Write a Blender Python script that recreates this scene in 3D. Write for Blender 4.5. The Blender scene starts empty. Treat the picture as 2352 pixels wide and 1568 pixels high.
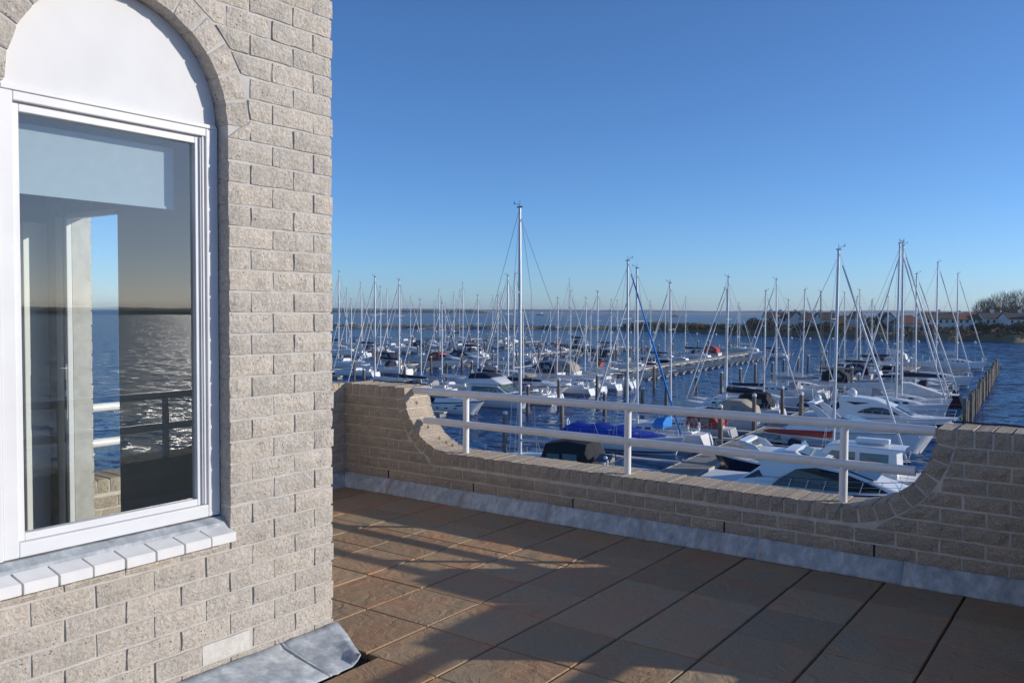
import bpy, bmesh, math, random
from mathutils import Vector, Matrix
random.seed(7)
R = math.radians
scene = bpy.context.scene
COL = scene.collection

# ---------------------------------------------------------------- camera
EYE = Vector((0, 0, 10.0)); FPX = 1985.0; CX, CY = 1176.0, 784.0     # 2352 px wide picture
YAW = R(35.7); PITCH = math.atan((CY-712.0)/FPX); ROLL = 0.005
FH = Vector((-math.sin(YAW), math.cos(YAW), 0)); RH = Vector((math.cos(YAW), math.sin(YAW), 0)); UP = Vector((0, 0, 1))
FWD = FH*math.cos(PITCH)-UP*math.sin(PITCH); U0 = FH*math.sin(PITCH)+UP*math.cos(PITCH)
RGT = RH*math.cos(ROLL)+U0*math.sin(ROLL); UPC = U0*math.cos(ROLL)-RH*math.sin(ROLL)
cam_d = bpy.data.cameras.new('camera'); cam = bpy.data.objects.new('camera', cam_d); COL.objects.link(cam)
cam.matrix_world = Matrix(((RGT.x, UPC.x, -FWD.x, EYE.x), (RGT.y, UPC.y, -FWD.y, EYE.y), (RGT.z, UPC.z, -FWD.z, EYE.z), (0, 0, 0, 1)))
cam_d.sensor_width = 36; cam_d.lens = FPX/2352*36; cam_d.clip_start = .05; cam_d.clip_end = 60000
scene.camera = cam

# ---------------------------------------------------------------- sky, sun, exposure
SUN_EL = R(16.8); SUN_AZ = math.atan2(.823, .568)           # azimuth measured from +Y towards +X
world = bpy.data.worlds.new('World'); scene.world = world; world.use_nodes = True
wn = world.node_tree.nodes; wl = world.node_tree.links
sky = wn.new('ShaderNodeTexSky'); sky.sky_type = 'NISHITA'; sky.sun_disc = False
sky.sun_elevation = SUN_EL; sky.sun_rotation = SUN_AZ
sky.altitude = 0; sky.air_density = 0.72; sky.dust_density = 0.3; sky.ozone_density = 6.5
wn['Background'].inputs['Strength'].default_value = 0.15
wl.new(sky.outputs['Color'], wn['Background'].inputs['Color'])
sun_d = bpy.data.lights.new('sun', 'SUN'); sun = bpy.data.objects.new('sun', sun_d); COL.objects.link(sun)
sun_d.energy = 3.6; sun_d.angle = R(.53); sun_d.color = (1, .93, .82)
S = Vector((math.sin(SUN_AZ)*math.cos(SUN_EL), math.cos(SUN_AZ)*math.cos(SUN_EL), math.sin(SUN_EL)))
sun.rotation_euler = S.to_track_quat('Z', 'Y').to_euler(); sun.location = (30, 20, 40)
scene.view_settings.view_transform = 'Standard'; scene.view_settings.look = 'None'
scene.view_settings.exposure = 0.12; scene.view_settings.gamma = 1
scene.render.resolution_x = 1024; scene.render.resolution_y = 682

# ---------------------------------------------------------------- helpers
def column(x, depth, z=0.0):
    """world point under picture column x at a given forward distance (metres)"""
    return EYE+(FH+RH*((x-CX)/FPX))*depth+Vector((0, 0, z-EYE.z))
MTH = YAW-R(31); MAX = Vector((-math.sin(MTH), math.cos(MTH), 0)); NAX = Vector((math.cos(MTH), math.sin(MTH), 0))
def mar(n, m, z=0.0):
    """marina grid: m along the pontoons (away), n across them (to the right)"""
    return NAX*n+MAX*m+Vector((0, 0, z))

class MB:
    def __init__(s): s.v = []; s.f = []
    def add(s, vs, fs):
        o = len(s.v); s.v += [tuple(p) for p in vs]; s.f += [tuple(i+o for i in f) for f in fs]; return s
    def box(s, x0, x1, y0, y1, z0, z1):
        return s.add([(x, y, z) for z in (z0, z1) for y in (y0, y1) for x in (x0, x1)],
                     [(0, 2, 3, 1), (4, 5, 7, 6), (0, 1, 5, 4), (2, 6, 7, 3), (0, 4, 6, 2), (1, 3, 7, 5)])
    def tube(s, pts, r, n=8, caps=True):
        pts = [Vector(p) for p in pts]; rs = r if isinstance(r, (list, tuple)) else [r]*len(pts); rings = []
        prev = None
        for i, p in enumerate(pts):
            t = (pts[min(i+1, len(pts)-1)]-pts[max(i-1, 0)]).normalized()
            a = prev if prev is not None else (Vector((0, 0, 1)) if abs(t.z) < .9 else Vector((1, 0, 0)))
            u = (a-t*a.dot(t)).normalized(); w = t.cross(u); prev = u
            rings.append([p+(u*math.cos(2*math.pi*k/n)+w*math.sin(2*math.pi*k/n))*rs[i] for k in range(n)])
        o = len(s.v)
        for rg in rings: s.v += [tuple(q) for q in rg]
        for i in range(len(rings)-1):
            for k in range(n):
                s.f.append((o+i*n+k, o+i*n+(k+1) % n, o+(i+1)*n+(k+1) % n, o+(i+1)*n+k))
        if caps:
            s.f.append(tuple(o+k for k in reversed(range(n)))); s.f.append(tuple(o+(len(rings)-1)*n+k for k in range(n)))
        return s
    def loft(s, rings, closed=False, caps=True):
        o = len(s.v); n = len(rings[0])
        for rg in rings: s.v += [tuple(q) for q in rg]
        for i in range(len(rings)-1):
            for k in range(n if closed else n-1):
                s.f.append((o+i*n+k, o+i*n+(k+1) % n, o+(i+1)*n+(k+1) % n, o+(i+1)*n+k))
        if caps:
            s.f.append(tuple(o+k for k in reversed(range(n)))); s.f.append(tuple(o+(len(rings)-1)*n+k for k in range(n)))
        return s
    def prism(s, poly, y0, y1, w=None):
        """side outline (x, z) extruded across y; w(z) scales the half width"""
        n = len(poly); g = (lambda z: 1.0) if w is None else w
        return s.add([(x, y0*g(z), z) for x, z in poly]+[(x, y1*g(z), z) for x, z in poly],
                     [tuple(range(n)), tuple(reversed(range(n, 2*n)))]+[(k, n+k, n+(k+1) % n, (k+1) % n) for k in range(n)])
    def ring(s, c, ax, R_, r, n=14, m=6, a0=0, a1=2*math.pi):
        c = Vector(c); ax = Vector(ax).normalized(); u = ax.orthogonal().normalized(); w = ax.cross(u)
        full = abs(a1-a0-2*math.pi) < 1e-6
        pts = [c+(u*math.cos(a0+(a1-a0)*k/n)+w*math.sin(a0+(a1-a0)*k/n))*R_ for k in range(n+1)]
        return s.tube(pts, r, m, caps=not full)
    def mesh(s, name):
        me = bpy.data.meshes.new(name); me.from_pydata(s.v, [], s.f); me.update()
        b = bmesh.new(); b.from_mesh(me); bmesh.ops.recalc_face_normals(b, faces=b.faces); b.to_mesh(me); b.free()
        return me
    def build(s, name, mat, parent=None, smooth=None, loc=None, bevel=0):
        me = s.mesh(name); me.materials.append(mat)
        if smooth is not None:
            me.polygons.foreach_set('use_smooth', [True]*len(me.polygons)); me.set_sharp_from_angle(angle=R(smooth))
        o = link(name, me, parent, loc)
        if bevel:
            md = o.modifiers.new('bevel', 'BEVEL'); md.width = bevel; md.segments = 2; md.limit_method = 'ANGLE'
        return o
def link(name, me, parent=None, loc=None):
    o = bpy.data.objects.new(name, me); COL.objects.link(o)
    if parent is not None: o.parent = parent
    if loc is not None: o.location = loc
    return o
def empty(name, loc=(0, 0, 0), rz=0.0, sc=1.0):
    o = link(name, None, None, loc); o.rotation_euler = (0, 0, rz); o.scale = (sc, sc, sc); o.empty_display_size = .3
    return o
def tag(o, label, cat, group=None):
    o['label'] = label; o['category'] = cat
    if group: o['group'] = group
    return o
def structure(o): o['kind'] = 'structure'; return o
def stuff(o): o['kind'] = 'stuff'; return o
def copy_tree(o, parent=None):
    c = o.copy(); COL.objects.link(c); c.parent = parent
    for ch in list(o.children):
        copy_tree(ch, c)
    return c

# ---------------------------------------------------------------- materials
def M(name, col, rough=.6, metal=0, var=0.0, vscale=4.0, bump=0.0, bscale=40.0, spec=.5, rnd=0.0, coords='Object', detail=4, bdist=.01, coat=0):
    m = bpy.data.materials.new(name); m.use_nodes = True; nt = m.node_tree; N = nt.nodes; L = nt.links
    b = N['Principled BSDF']; b.inputs['Roughness'].default_value = rough; b.inputs['Metallic'].default_value = metal
    b.inputs['Specular IOR Level'].default_value = spec; b.inputs['Base Color'].default_value = (*col, 1)
    if coat: b.inputs['Coat Weight'].default_value = coat
    tc = N.new('ShaderNodeTexCoord'); out = tc.outputs[coords] if coords in tc.outputs else N.new('ShaderNodeNewGeometry').outputs['Position']
    last = None
    if var:
        n = N.new('ShaderNodeTexNoise'); n.inputs['Scale'].default_value = vscale; n.inputs['Detail'].default_value = detail; L.new(out, n.inputs['Vector'])
        mr = N.new('ShaderNodeMapRange'); mr.inputs['From Min'].default_value = .3; mr.inputs['From Max'].default_value = .7
        mr.inputs['To Min'].default_value = 1-var; mr.inputs['To Max'].default_value = 1+var*.6; L.new(n.outputs['Fac'], mr.inputs['Value'])
        last = mr.outputs['Result']
    if rnd:
        oi = N.new('ShaderNodeObjectInfo'); mr = N.new('ShaderNodeMapRange'); mr.inputs['To Min'].default_value = 1-rnd; mr.inputs['To Max'].default_value = 1+rnd
        L.new(oi.outputs['Random'], mr.inputs['Value'])
        if last is not None:
            mm = N.new('ShaderNodeMath'); mm.operation = 'MULTIPLY'; L.new(last, mm.inputs[0]); L.new(mr.outputs['Result'], mm.inputs[1]); last = mm.outputs[0]
        else: last = mr.outputs['Result']
    if last is not None:
        vm = N.new('ShaderNodeVectorMath'); vm.operation = 'SCALE'; vm.inputs[0].default_value = col; L.new(last, vm.inputs['Scale']); L.new(vm.outputs[0], b.inputs['Base Color'])
    if bump:
        n = N.new('ShaderNodeTexNoise'); n.inputs['Scale'].default_value = bscale; n.inputs['Detail'].default_value = 6; L.new(out, n.inputs['Vector'])
        bp = N.new('ShaderNodeBump'); bp.inputs['Strength'].default_value = bump; bp.inputs['Distance'].default_value = bdist
        L.new(n.outputs['Fac'], bp.inputs['Height']); L.new(bp.outputs['Normal'], b.inputs['Normal'])
    return m

def nodes(name):
    m = bpy.data.materials.new(name); m.use_nodes = True; return m, m.node_tree.nodes, m.node_tree.links, m.node_tree.nodes['Principled BSDF']
def ramp(N, stops):
    r = N.new('ShaderNodeValToRGB'); e = r.color_ramp.elements
    e[0].position, e[0].color = stops[0][0], (*stops[0][1], 1); e[1].position, e[1].color = stops[1][0], (*stops[1][1], 1)
    for p, c in stops[2:]:
        x = e.new(p); x.color = (*c, 1)
    return r

def brick_material(name, tint, dark, pits=1.0):
    """split-faced sand-lime brick: rough broken face, grey grains, small pits"""
    m, N, L, b = nodes(name); b.inputs['Roughness'].default_value = .9; b.inputs['Specular IOR Level'].default_value = .25
    g = N.new('ShaderNodeNewGeometry'); P = g.outputs['Position']
    def noise(sc, det, ro=.55):
        n = N.new('ShaderNodeTexNoise'); n.inputs['Scale'].default_value = sc; n.inputs['Detail'].default_value = det; n.inputs['Roughness'].default_value = ro; L.new(P, n.inputs['Vector']); return n
    n1 = noise(9, 4); n2 = noise(70, 6, .7); n3 = noise(220, 3)
    c1 = ramp(N, [(.32, dark), (.68, tint)]); L.new(n2.outputs['Fac'], c1.inputs['Fac'])
    oi = N.new('ShaderNodeObjectInfo'); c2 = ramp(N, [(0, (.92, .905, .88)), (.4, (.985, .97, .955)), (.75, (1.03, 1.0, .96)), (1, (1.08, 1.05, 1.02))]); L.new(oi.outputs['Random'], c2.inputs['Fac'])
    mx = N.new('ShaderNodeMix'); mx.data_type = 'RGBA'; mx.blend_type = 'MULTIPLY'; mx.inputs['Factor'].default_value = 1; L.new(c1.outputs['Color'], mx.inputs['A']); L.new(c2.outputs['Color'], mx.inputs['B'])
    c3 = ramp(N, [(.3, (.82, .82, .80)), (.7, (1.06, 1.04, 1.02))]); L.new(n1.outputs['Fac'], c3.inputs['Fac'])
    m2 = N.new('ShaderNodeMix'); m2.data_type = 'RGBA'; m2.blend_type = 'MULTIPLY'; m2.inputs['Factor'].default_value = .8; L.new(mx.outputs['Result'], m2.inputs['A']); L.new(c3.outputs['Color'], m2.inputs['B'])
    vo = N.new('ShaderNodeTexVoronoi'); vo.inputs['Scale'].default_value = 55; L.new(P, vo.inputs['Vector'])
    vc = N.new('ShaderNodeTexNoise'); vc.inputs['Scale'].default_value = 23; L.new(P, vc.inputs['Vector'])
    lt = N.new('ShaderNodeMath'); lt.operation = 'LESS_THAN'; L.new(vo.outputs['Distance'], lt.inputs[0]); lt.inputs[1].default_value = .2
    gt = N.new('ShaderNodeMath'); gt.operation = 'GREATER_THAN'; L.new(vc.outputs['Fac'], gt.inputs[0]); gt.inputs[1].default_value = .565
    pit = N.new('ShaderNodeMath'); pit.operation = 'MULTIPLY'; L.new(lt.outputs[0], pit.inputs[0]); L.new(gt.outputs[0], pit.inputs[1])
    m3 = N.new('ShaderNodeMix'); m3.data_type = 'RGBA'; m3.inputs['B'].default_value = (.10, .09, .08, 1); L.new(m2.outputs['Result'], m3.inputs['A'])
    pf = N.new('ShaderNodeMath'); pf.operation = 'MULTIPLY'; pf.inputs[1].default_value = .75*pits; L.new(pit.outputs[0], pf.inputs[0]); L.new(pf.outputs[0], m3.inputs['Factor'])
    L.new(m3.outputs['Result'], b.inputs['Base Color'])
    nb = noise(48, 9, .74)
    hs = N.new('ShaderNodeMath'); hs.operation = 'MULTIPLY_ADD'; hs.inputs[1].default_value = -.5; L.new(pit.outputs[0], hs.inputs[0]); L.new(nb.outputs['Fac'], hs.inputs[2])
    bp = N.new('ShaderNodeBump'); bp.inputs['Strength'].default_value = .9; bp.inputs['Distance'].default_value = .027; L.new(hs.outputs[0], bp.inputs['Height']); L.new(bp.outputs['Normal'], b.inputs['Normal'])
    return m

MAT = {}
MAT['brick'] = brick_material('split_brick', (.90, .83, .745), (.55, .495, .43))
MAT['parapet_brick'] = brick_material('parapet_brick', (.68, .585, .48), (.42, .355, .285), .6)
MAT['pale_brick'] = M('pale_brick', (.62, .58, .52), .85, var=.12, vscale=30, bump=.3, bscale=60, coords='Position')
MAT['mortar'] = M('mortar', (.52, .492, .455), .95, var=.15, vscale=14, bump=.5, bscale=180, coords='Position', bdist=.004)
MAT['parapet_mortar'] = M('parapet_mortar', (.62, .565, .49), .95, var=.15, vscale=14, bump=.5, bscale=180, coords='Position', bdist=.004)
MAT['white_paint'] = M('white_paint', (.71, .705, .70), .42, spec=.2, var=.05, vscale=6, bump=.08, bscale=25, coords='Position', bdist=.004)
MAT['panel_paint'] = M('panel_paint', (.70, .69, .685), .5, var=.04, vscale=5, bump=.15, bscale=18, spec=.06, coords='Position', bdist=.004)
MAT['rail_paint'] = M('rail_paint', (.86, .835, .80), .3, var=.05, vscale=9, coords='Position')
MAT['plaster'] = M('plaster', (.55, .55, .54), .9, var=.05, vscale=3)
MAT['white_plaster'] = M('white_plaster', (.82, .82, .80), .8, var=.04, vscale=3)
MAT['blind'] = M('blind_fabric', (.42, .46, .52), .9, var=.05, vscale=20)
MAT['interior_floor'] = M('interior_floor', (.25, .2, .16), .5, var=.15)
MAT['steel'] = M('steel', (.6, .6, .6), .3, metal=1)
MAT['glazed_tile'] = M('glazed_tile', (.80, .78, .75), .18, var=.05, vscale=12, rnd=.03)
MAT['black'] = M('black_rubber', (.015, .015, .017), .5)

def lead_material():
    m, N, L, b = nodes('weathered_lead'); b.inputs['Roughness'].default_value = .62; b.inputs['Metallic'].default_value = .0
    g = N.new('ShaderNodeNewGeometry'); mp = N.new('ShaderNodeMapping'); mp.inputs['Scale'].default_value = (4, 4, 1.0); L.new(g.outputs['Position'], mp.inputs['Vector'])
    n = N.new('ShaderNodeTexNoise'); n.inputs['Scale'].default_value = 4; n.inputs['Detail'].default_value = 8; n.inputs['Roughness'].default_value = .65; L.new(mp.outputs[0], n.inputs['Vector'])
    c = ramp(N, [(.3, (.27, .30, .325)), (.5, (.42, .45, .465)), (.7, (.64, .66, .66))]); L.new(n.outputs['Fac'], c.inputs['Fac'])
    oi = N.new('ShaderNodeObjectInfo'); mr = N.new('ShaderNodeMapRange'); mr.inputs['To Min'].default_value = .85; mr.inputs['To Max'].default_value = 1.12; L.new(oi.outputs['Random'], mr.inputs['Value'])
    vm = N.new('ShaderNodeVectorMath'); vm.operation = 'SCALE'; L.new(c.outputs['Color'], vm.inputs[0]); L.new(mr.outputs['Result'], vm.inputs['Scale']); L.new(vm.outputs[0], b.inputs['Base Color'])
    bp = N.new('ShaderNodeBump'); bp.inputs['Strength'].default_value = .5; bp.inputs['Distance'].default_value = .012
    n2 = N.new('ShaderNodeTexNoise'); n2.inputs['Scale'].default_value = 11; n2.inputs['Detail'].default_value = 3; L.new(g.outputs['Position'], n2.inputs['Vector'])
    L.new(n2.outputs['Fac'], bp.inputs['Height']); L.new(bp.outputs['Normal'], b.inputs['Normal'])
    return m
MAT['lead'] = lead_material()

def tile_material():
    """riven terracotta concrete paving"""
    m, N, L, b = nodes('riven_paving'); b.inputs['Roughness'].default_value = .8; b.inputs['Specular IOR Level'].default_value = .3
    g = N.new('ShaderNodeNewGeometry'); oi = N.new('ShaderNodeObjectInfo')
    off = N.new('ShaderNodeVectorMath'); off.operation = 'MULTIPLY_ADD'; off.inputs[1].default_value = (13, 7, 3); L.new(oi.outputs['Random'], off.inputs[0]); L.new(g.outputs['Position'], off.inputs[2])
    P = off.outputs[0]
    n1 = N.new('ShaderNodeTexNoise'); n1.inputs['Scale'].default_value = 2.6; n1.inputs['Detail'].default_value = 5; L.new(P, n1.inputs['Vector'])
    c1 = ramp(N, [(.3, (.50, .265, .145)), (.5, (.44, .29, .165)), (.72, (.385, .30, .19))]); L.new(n1.outputs['Fac'], c1.inputs['Fac'])
    n3 = N.new('ShaderNodeTexNoise'); n3.inputs['Scale'].default_value = 90; n3.inputs['Detail'].default_value = 4; L.new(P, n3.inputs['Vector'])
    c3 = ramp(N, [(.3, (.8, .8, .8)), (.7, (1.08, 1.08, 1.08))]); L.new(n3.outputs['Fac'], c3.inputs['Fac'])
    mx = N.new('ShaderNodeMix'); mx.data_type = 'RGBA'; mx.blend_type = 'MULTIPLY'; mx.inputs['Factor'].default_value = 1; L.new(c1.outputs['Color'], mx.inputs['A']); L.new(c3.outputs['Color'], mx.inputs['B'])
    mr = N.new('ShaderNodeMapRange'); mr.inputs['To Min'].default_value = .86; mr.inputs['To Max'].default_value = 1.1; L.new(oi.outputs['Random'], mr.inputs['Value'])
    vm = N.new('ShaderNodeVectorMath'); vm.operation = 'SCALE'; L.new(mx.outputs['Result'], vm.inputs[0]); L.new(mr.outputs['Result'], vm.inputs['Scale']); L.new(vm.outputs[0], b.inputs['Base Color'])
    mp = N.new('ShaderNodeMapping'); mp.inputs['Scale'].default_value = (5.5, 2.2, 1); mp.inputs['Rotation'].default_value = (0, 0, .5); L.new(P, mp.inputs['Vector'])
    w = N.new('ShaderNodeTexNoise'); w.noise_type = 'RIDGED_MULTIFRACTAL'; w.inputs['Scale'].default_value = 1.0; w.inputs['Detail'].default_value = 4; L.new(mp.outputs[0], w.inputs['Vector'])
    st = ramp(N, [(.0, (0, 0, 0)), (.9, (1, 1, 1))]); L.new(w.outputs['Fac'], st.inputs['Fac'])
    ad = N.new('ShaderNodeMath'); ad.operation = 'MULTIPLY_ADD'; ad.inputs[1].default_value = .25; L.new(n3.outputs['Fac'], ad.inputs[0]); L.new(st.outputs['Color'], ad.inputs[2])
    n4 = N.new('ShaderNodeTexNoise'); n4.inputs['Scale'].default_value = 7; n4.inputs['Detail'].default_value = 3; n4.inputs['Distortion'].default_value = 1.5; L.new(P, n4.inputs['Vector'])
    a2 = N.new('ShaderNodeMath'); a2.operation = 'MULTIPLY_ADD'; a2.inputs[1].default_value = 1.6; L.new(n4.outputs['Fac'], a2.inputs[0]); L.new(ad.outputs[0], a2.inputs[2])
    bp = N.new('ShaderNodeBump'); bp.inputs['Strength'].default_value = .6; bp.inputs['Distance'].default_value = .014; L.new(a2.outputs[0], bp.inputs['Height']); L.new(bp.outputs['Normal'], b.inputs['Normal'])
    return m
MAT['tile'] = tile_material()
MAT['bedding'] = M('bedding', (.05, .04, .035), .95, var=.3, vscale=9)

def glass_material():
    m = bpy.data.materials.new('window_glass'); m.use_nodes = True; N = m.node_tree.nodes; L = m.node_tree.links
    N.remove(N['Principled BSDF']); t = N.new('ShaderNodeBsdfTransparent'); t.inputs['Color'].default_value = (.90, .94, .93, 1)
    g = N.new('ShaderNodeBsdfGlossy'); g.inputs['Roughness'].default_value = .0
    f = N.new('ShaderNodeFresnel'); f.inputs['IOR'].default_value = 2.0
    gm = N.new('ShaderNodeNewGeometry'); n = N.new('ShaderNodeTexNoise'); n.inputs['Scale'].default_value = 2.5; n.inputs['Detail'].default_value = 1; L.new(gm.outputs['Position'], n.inputs['Vector'])
    bp = N.new('ShaderNodeBump'); bp.inputs['Strength'].default_value = .0
    mx = N.new('ShaderNodeMixShader'); ff = N.new('ShaderNodeMath'); ff.operation = 'SUBTRACT'; ff.use_clamp = True; L.new(f.outputs[0], ff.inputs[0]); L.new(gm.outputs['Backfacing'], ff.inputs[1]); L.new(ff.outputs[0], mx.inputs[0]); L.new(t.outputs[0], mx.inputs[1]); L.new(g.outputs[0], mx.inputs[2])
    L.new(mx.outputs[0], N['Material Output'].inputs['Surface']); return m
MAT['glass'] = glass_material()

def water_material():
    """wind-rippled sea: wave slopes taken straight from noise so that far water keeps its roughness"""
    m = bpy.data.materials.new('sea_water'); m.use_nodes = True; N = m.node_tree.nodes; L = m.node_tree.links; N.remove(N['Principled BSDF'])
    df = N.new('ShaderNodeBsdfDiffuse'); df.inputs['Color'].default_value = (.009, .055, .165, 1); gl = N.new('ShaderNodeBsdfGlossy'); gl.inputs['Roughness'].default_value = .11
    fr = N.new('ShaderNodeFresnel'); fr.inputs['IOR'].default_value = 1.33; mn = N.new('ShaderNodeMath'); mn.operation = 'MINIMUM'; mn.inputs[1].default_value = .42; L.new(fr.outputs[0], mn.inputs[0])
    mx = N.new('ShaderNodeMixShader'); L.new(mn.outputs[0], mx.inputs[0]); L.new(df.outputs[0], mx.inputs[1]); L.new(gl.outputs[0], mx.inputs[2]); L.new(mx.outputs[0], N['Material Output'].inputs['Surface'])
    g = N.new('ShaderNodeNewGeometry'); mp = N.new('ShaderNodeMapping'); mp.inputs['Rotation'].default_value = (0, 0, .35); mp.inputs['Scale'].default_value = (1, 1.8, 1); L.new(g.outputs['Position'], mp.inputs['Vector'])
    tot = None
    for sc, det, k in ((.38, 2, .95), (1.9, 3, .55), (.05, 2, .25)):
        n = N.new('ShaderNodeTexNoise'); n.inputs['Scale'].default_value = sc; n.inputs['Detail'].default_value = det; n.inputs['Distortion'].default_value = .4; L.new(mp.outputs[0], n.inputs['Vector'])
        su = N.new('ShaderNodeVectorMath'); su.operation = 'SUBTRACT'; su.inputs[1].default_value = (.5, .5, .5); L.new(n.outputs['Color'], su.inputs[0])
        mu = N.new('ShaderNodeVectorMath'); mu.operation = 'MULTIPLY'; mu.inputs[1].default_value = (k, k, 0); L.new(su.outputs[0], mu.inputs[0])
        if tot is None: tot = mu.outputs[0]
        else:
            ad = N.new('ShaderNodeVectorMath'); L.new(tot, ad.inputs[0]); L.new(mu.outputs[0], ad.inputs[1]); tot = ad.outputs[0]
    ad = N.new('ShaderNodeVectorMath'); ad.inputs[1].default_value = (0, 0, 1); L.new(tot, ad.inputs[0])
    no = N.new('ShaderNodeVectorMath'); no.operation = 'NORMALIZE'; L.new(ad.outputs[0], no.inputs[0]); 
    for q in (gl, fr): L.new(no.outputs[0], q.inputs['Normal'])
    return m
MAT['water'] = water_material()

# marina materials
MAT['gelcoat'] = M('white_gelcoat', (.80, .80, .79), .22, var=.04, vscale=1.2, rnd=.04)
MAT['deck'] = M('deck_white', (.72, .72, .70), .55, var=.08, vscale=3)
MAT['navy_hull'] = M('navy_gelcoat', (.012, .018, .045), .15)
MAT['grey_hull'] = M('grey_gelcoat', (.45, .46, .47), .25)
MAT['cream_hull'] = M('cream_gelcoat', (.68, .65, .56), .25)
MAT['red_hull'] = M('dark_red_gelcoat', (.22, .02, .02), .25)
MAT['teak'] = M('teak', (.32, .22, .13), .7, var=.2, vscale=6)
MAT['alu'] = M('mast_aluminium', (.58, .58, .59), .42, metal=.35)
MAT['dark_mast'] = M('dark_mast', (.035, .025, .022), .4)
MAT['wire'] = M('rigging_wire', (.42, .42, .43), .4, metal=.6)
MAT['dark_glass'] = M('smoked_glass', (.012, .014, .018), .06, spec=.7)
MAT['clear_pane'] = M('tinted_pane', (.10, .15, .16), .08, spec=.7)
MAT['stripe'] = M('waterline_stripe', (.02, .03, .10), .35)
def canvas(n, c): return M(n, c, .85, var=.12, vscale=3, bump=.4, bscale=5, bdist=.04)
MAT['navy'] = canvas('navy_canvas', (.012, .017, .05)); MAT['blackc'] = canvas('black_canvas', (.012, .012, .016))
MAT['bluec'] = canvas('blue_canvas', (.012, .06, .42)); MAT['bright_blue'] = canvas('bright_blue_canvas', (.02, .22, .62))
MAT['redc'] = canvas('red_canvas', (.36, .05, .035)); MAT['greyc'] = canvas('grey_canvas', (.33, .33, .34))
MAT['beige'] = canvas('beige_canvas', (.38, .32, .25)); MAT['whitec'] = canvas('white_canvas', (.66, .66, .66)); MAT['greenc'] = canvas('green_canvas', (.02, .07, .05))
MAT['sail'] = canvas('furled_sail', (.70, .70, .70)); MAT['orange'] = M('orange_buoy', (.75, .18, .03), .5); MAT['red'] = M('red_plastic', (.6, .04, .03), .5)
MAT['flag_blue'] = M('flag_blue', (.02, .05, .3), .8); MAT['flag_white'] = M('flag_white', (.75, .75, .75), .8)
MAT['timber'] = M('weathered_timber', (.20, .165, .13), .9, var=.35, vscale=2.0, bump=.5, bscale=10, rnd=.15)
MAT['planks'] = M('pontoon_planks', (.30, .27, .23), .9, var=.2, vscale=3, bump=.3, bscale=6)
MAT['concrete'] = M('pontoon_concrete', (.26, .25, .235), .9, var=.2, vscale=2)
MAT['pile_cap'] = M('pile_cap', (.7, .7, .7), .5)
MAT['dock_edge'] = M('dock_edge', (.55, .53, .48), .8, var=.15, vscale=1)
MAT['solar'] = M('solar_cell', (.01, .02, .06), .1)
MAT['dirt'] = M('dike_grass', (.16, .135, .07), .95, var=.4, vscale=.08, bump=.5, bscale=.5, bdist=.3)
MAT['stone_shore'] = M('shore_stone', (.16, .15, .13), .95, var=.4, vscale=.5)
MAT['far_land'] = M('far_land', (.10, .10, .075), .95, var=.35, vscale=.004)
MAT['house_white'] = M('house_white', (.70, .68, .64), .8, var=.06, vscale=.4)
MAT['house_pink'] = M('house_cream', (.66, .52, .42), .8, var=.06, vscale=.4)
MAT['roof_red'] = M('roof_red', (.20, .085, .055), .85, var=.2, vscale=1.2)
MAT['roof_dark'] = M('roof_dark', (.085, .06, .05), .85, var=.2, vscale=1.2)
MAT['bark'] = M('bark', (.12, .095, .075), .95, var=.2)
MAT['twig'] = M('bare_twigs', (.17, .135, .11), .95)
MAT['evergreen'] = M('evergreen_leaves', (.028, .045, .022), .9, var=.3, vscale=.8)
MAT['scrub'] = M('scrub_leaves', (.12, .09, .05), .95, var=.35, vscale=.3)
MAT['autumn'] = M('autumn_leaves', (.20, .12, .05), .95, var=.3, vscale=.5)

# ================================================================ TERRACE AND BUILDING
FLZ = 8.30
_bcache = {}
def brick_mesh(poly, depth, seed, rough=.008, nu=5, nv=2):
    """four corners (u, z): a broken outer face on a straight-sided block; outer side is -y"""
    rg = random.Random(seed); b = MB(); bl, br, tr, tl = poly
    grid = []
    for j in range(nv+1):
        row = []
        for i in range(nu+1):
            s, t = i/nu, j/nv
            u = (bl[0]*(1-s)+br[0]*s)*(1-t)+(tl[0]*(1-s)+tr[0]*s)*t; z = (bl[1]*(1-s)+br[1]*s)*(1-t)+(tl[1]*(1-s)+tr[1]*s)*t
            edge = i in (0, nu) or j in (0, nv)
            y = rg.uniform(-.0015, .0035) if edge else -rg.uniform(.2*rough, 1.5*rough)
            if edge: u += rg.uniform(-.5, .5)*rough*.5; z += rg.uniform(-.5, .5)*rough*.5
            row.append(len(b.v)); b.v.append((u, y, z))
        grid.append(row)
    for j in range(nv):
        for i in range(nu): b.f.append((grid[j][i], grid[j][i+1], grid[j+1][i+1], grid[j+1][i]))
    loop = grid[0]+[grid[j][nu] for j in range(1, nv+1)]+list(reversed(grid[nv][:nu]))+[grid[j][0] for j in range(nv-1, 0, -1)]
    back = []
    for k in loop:
        back.append(len(b.v)); b.v.append((b.v[k][0], depth, b.v[k][2]))
    for k in range(len(loop)):
        k2 = (k+1) % len(loop); b.f.append((loop[k2], loop[k], back[k], back[k2]))
    b.f.append(tuple(back))
    return b
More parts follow.
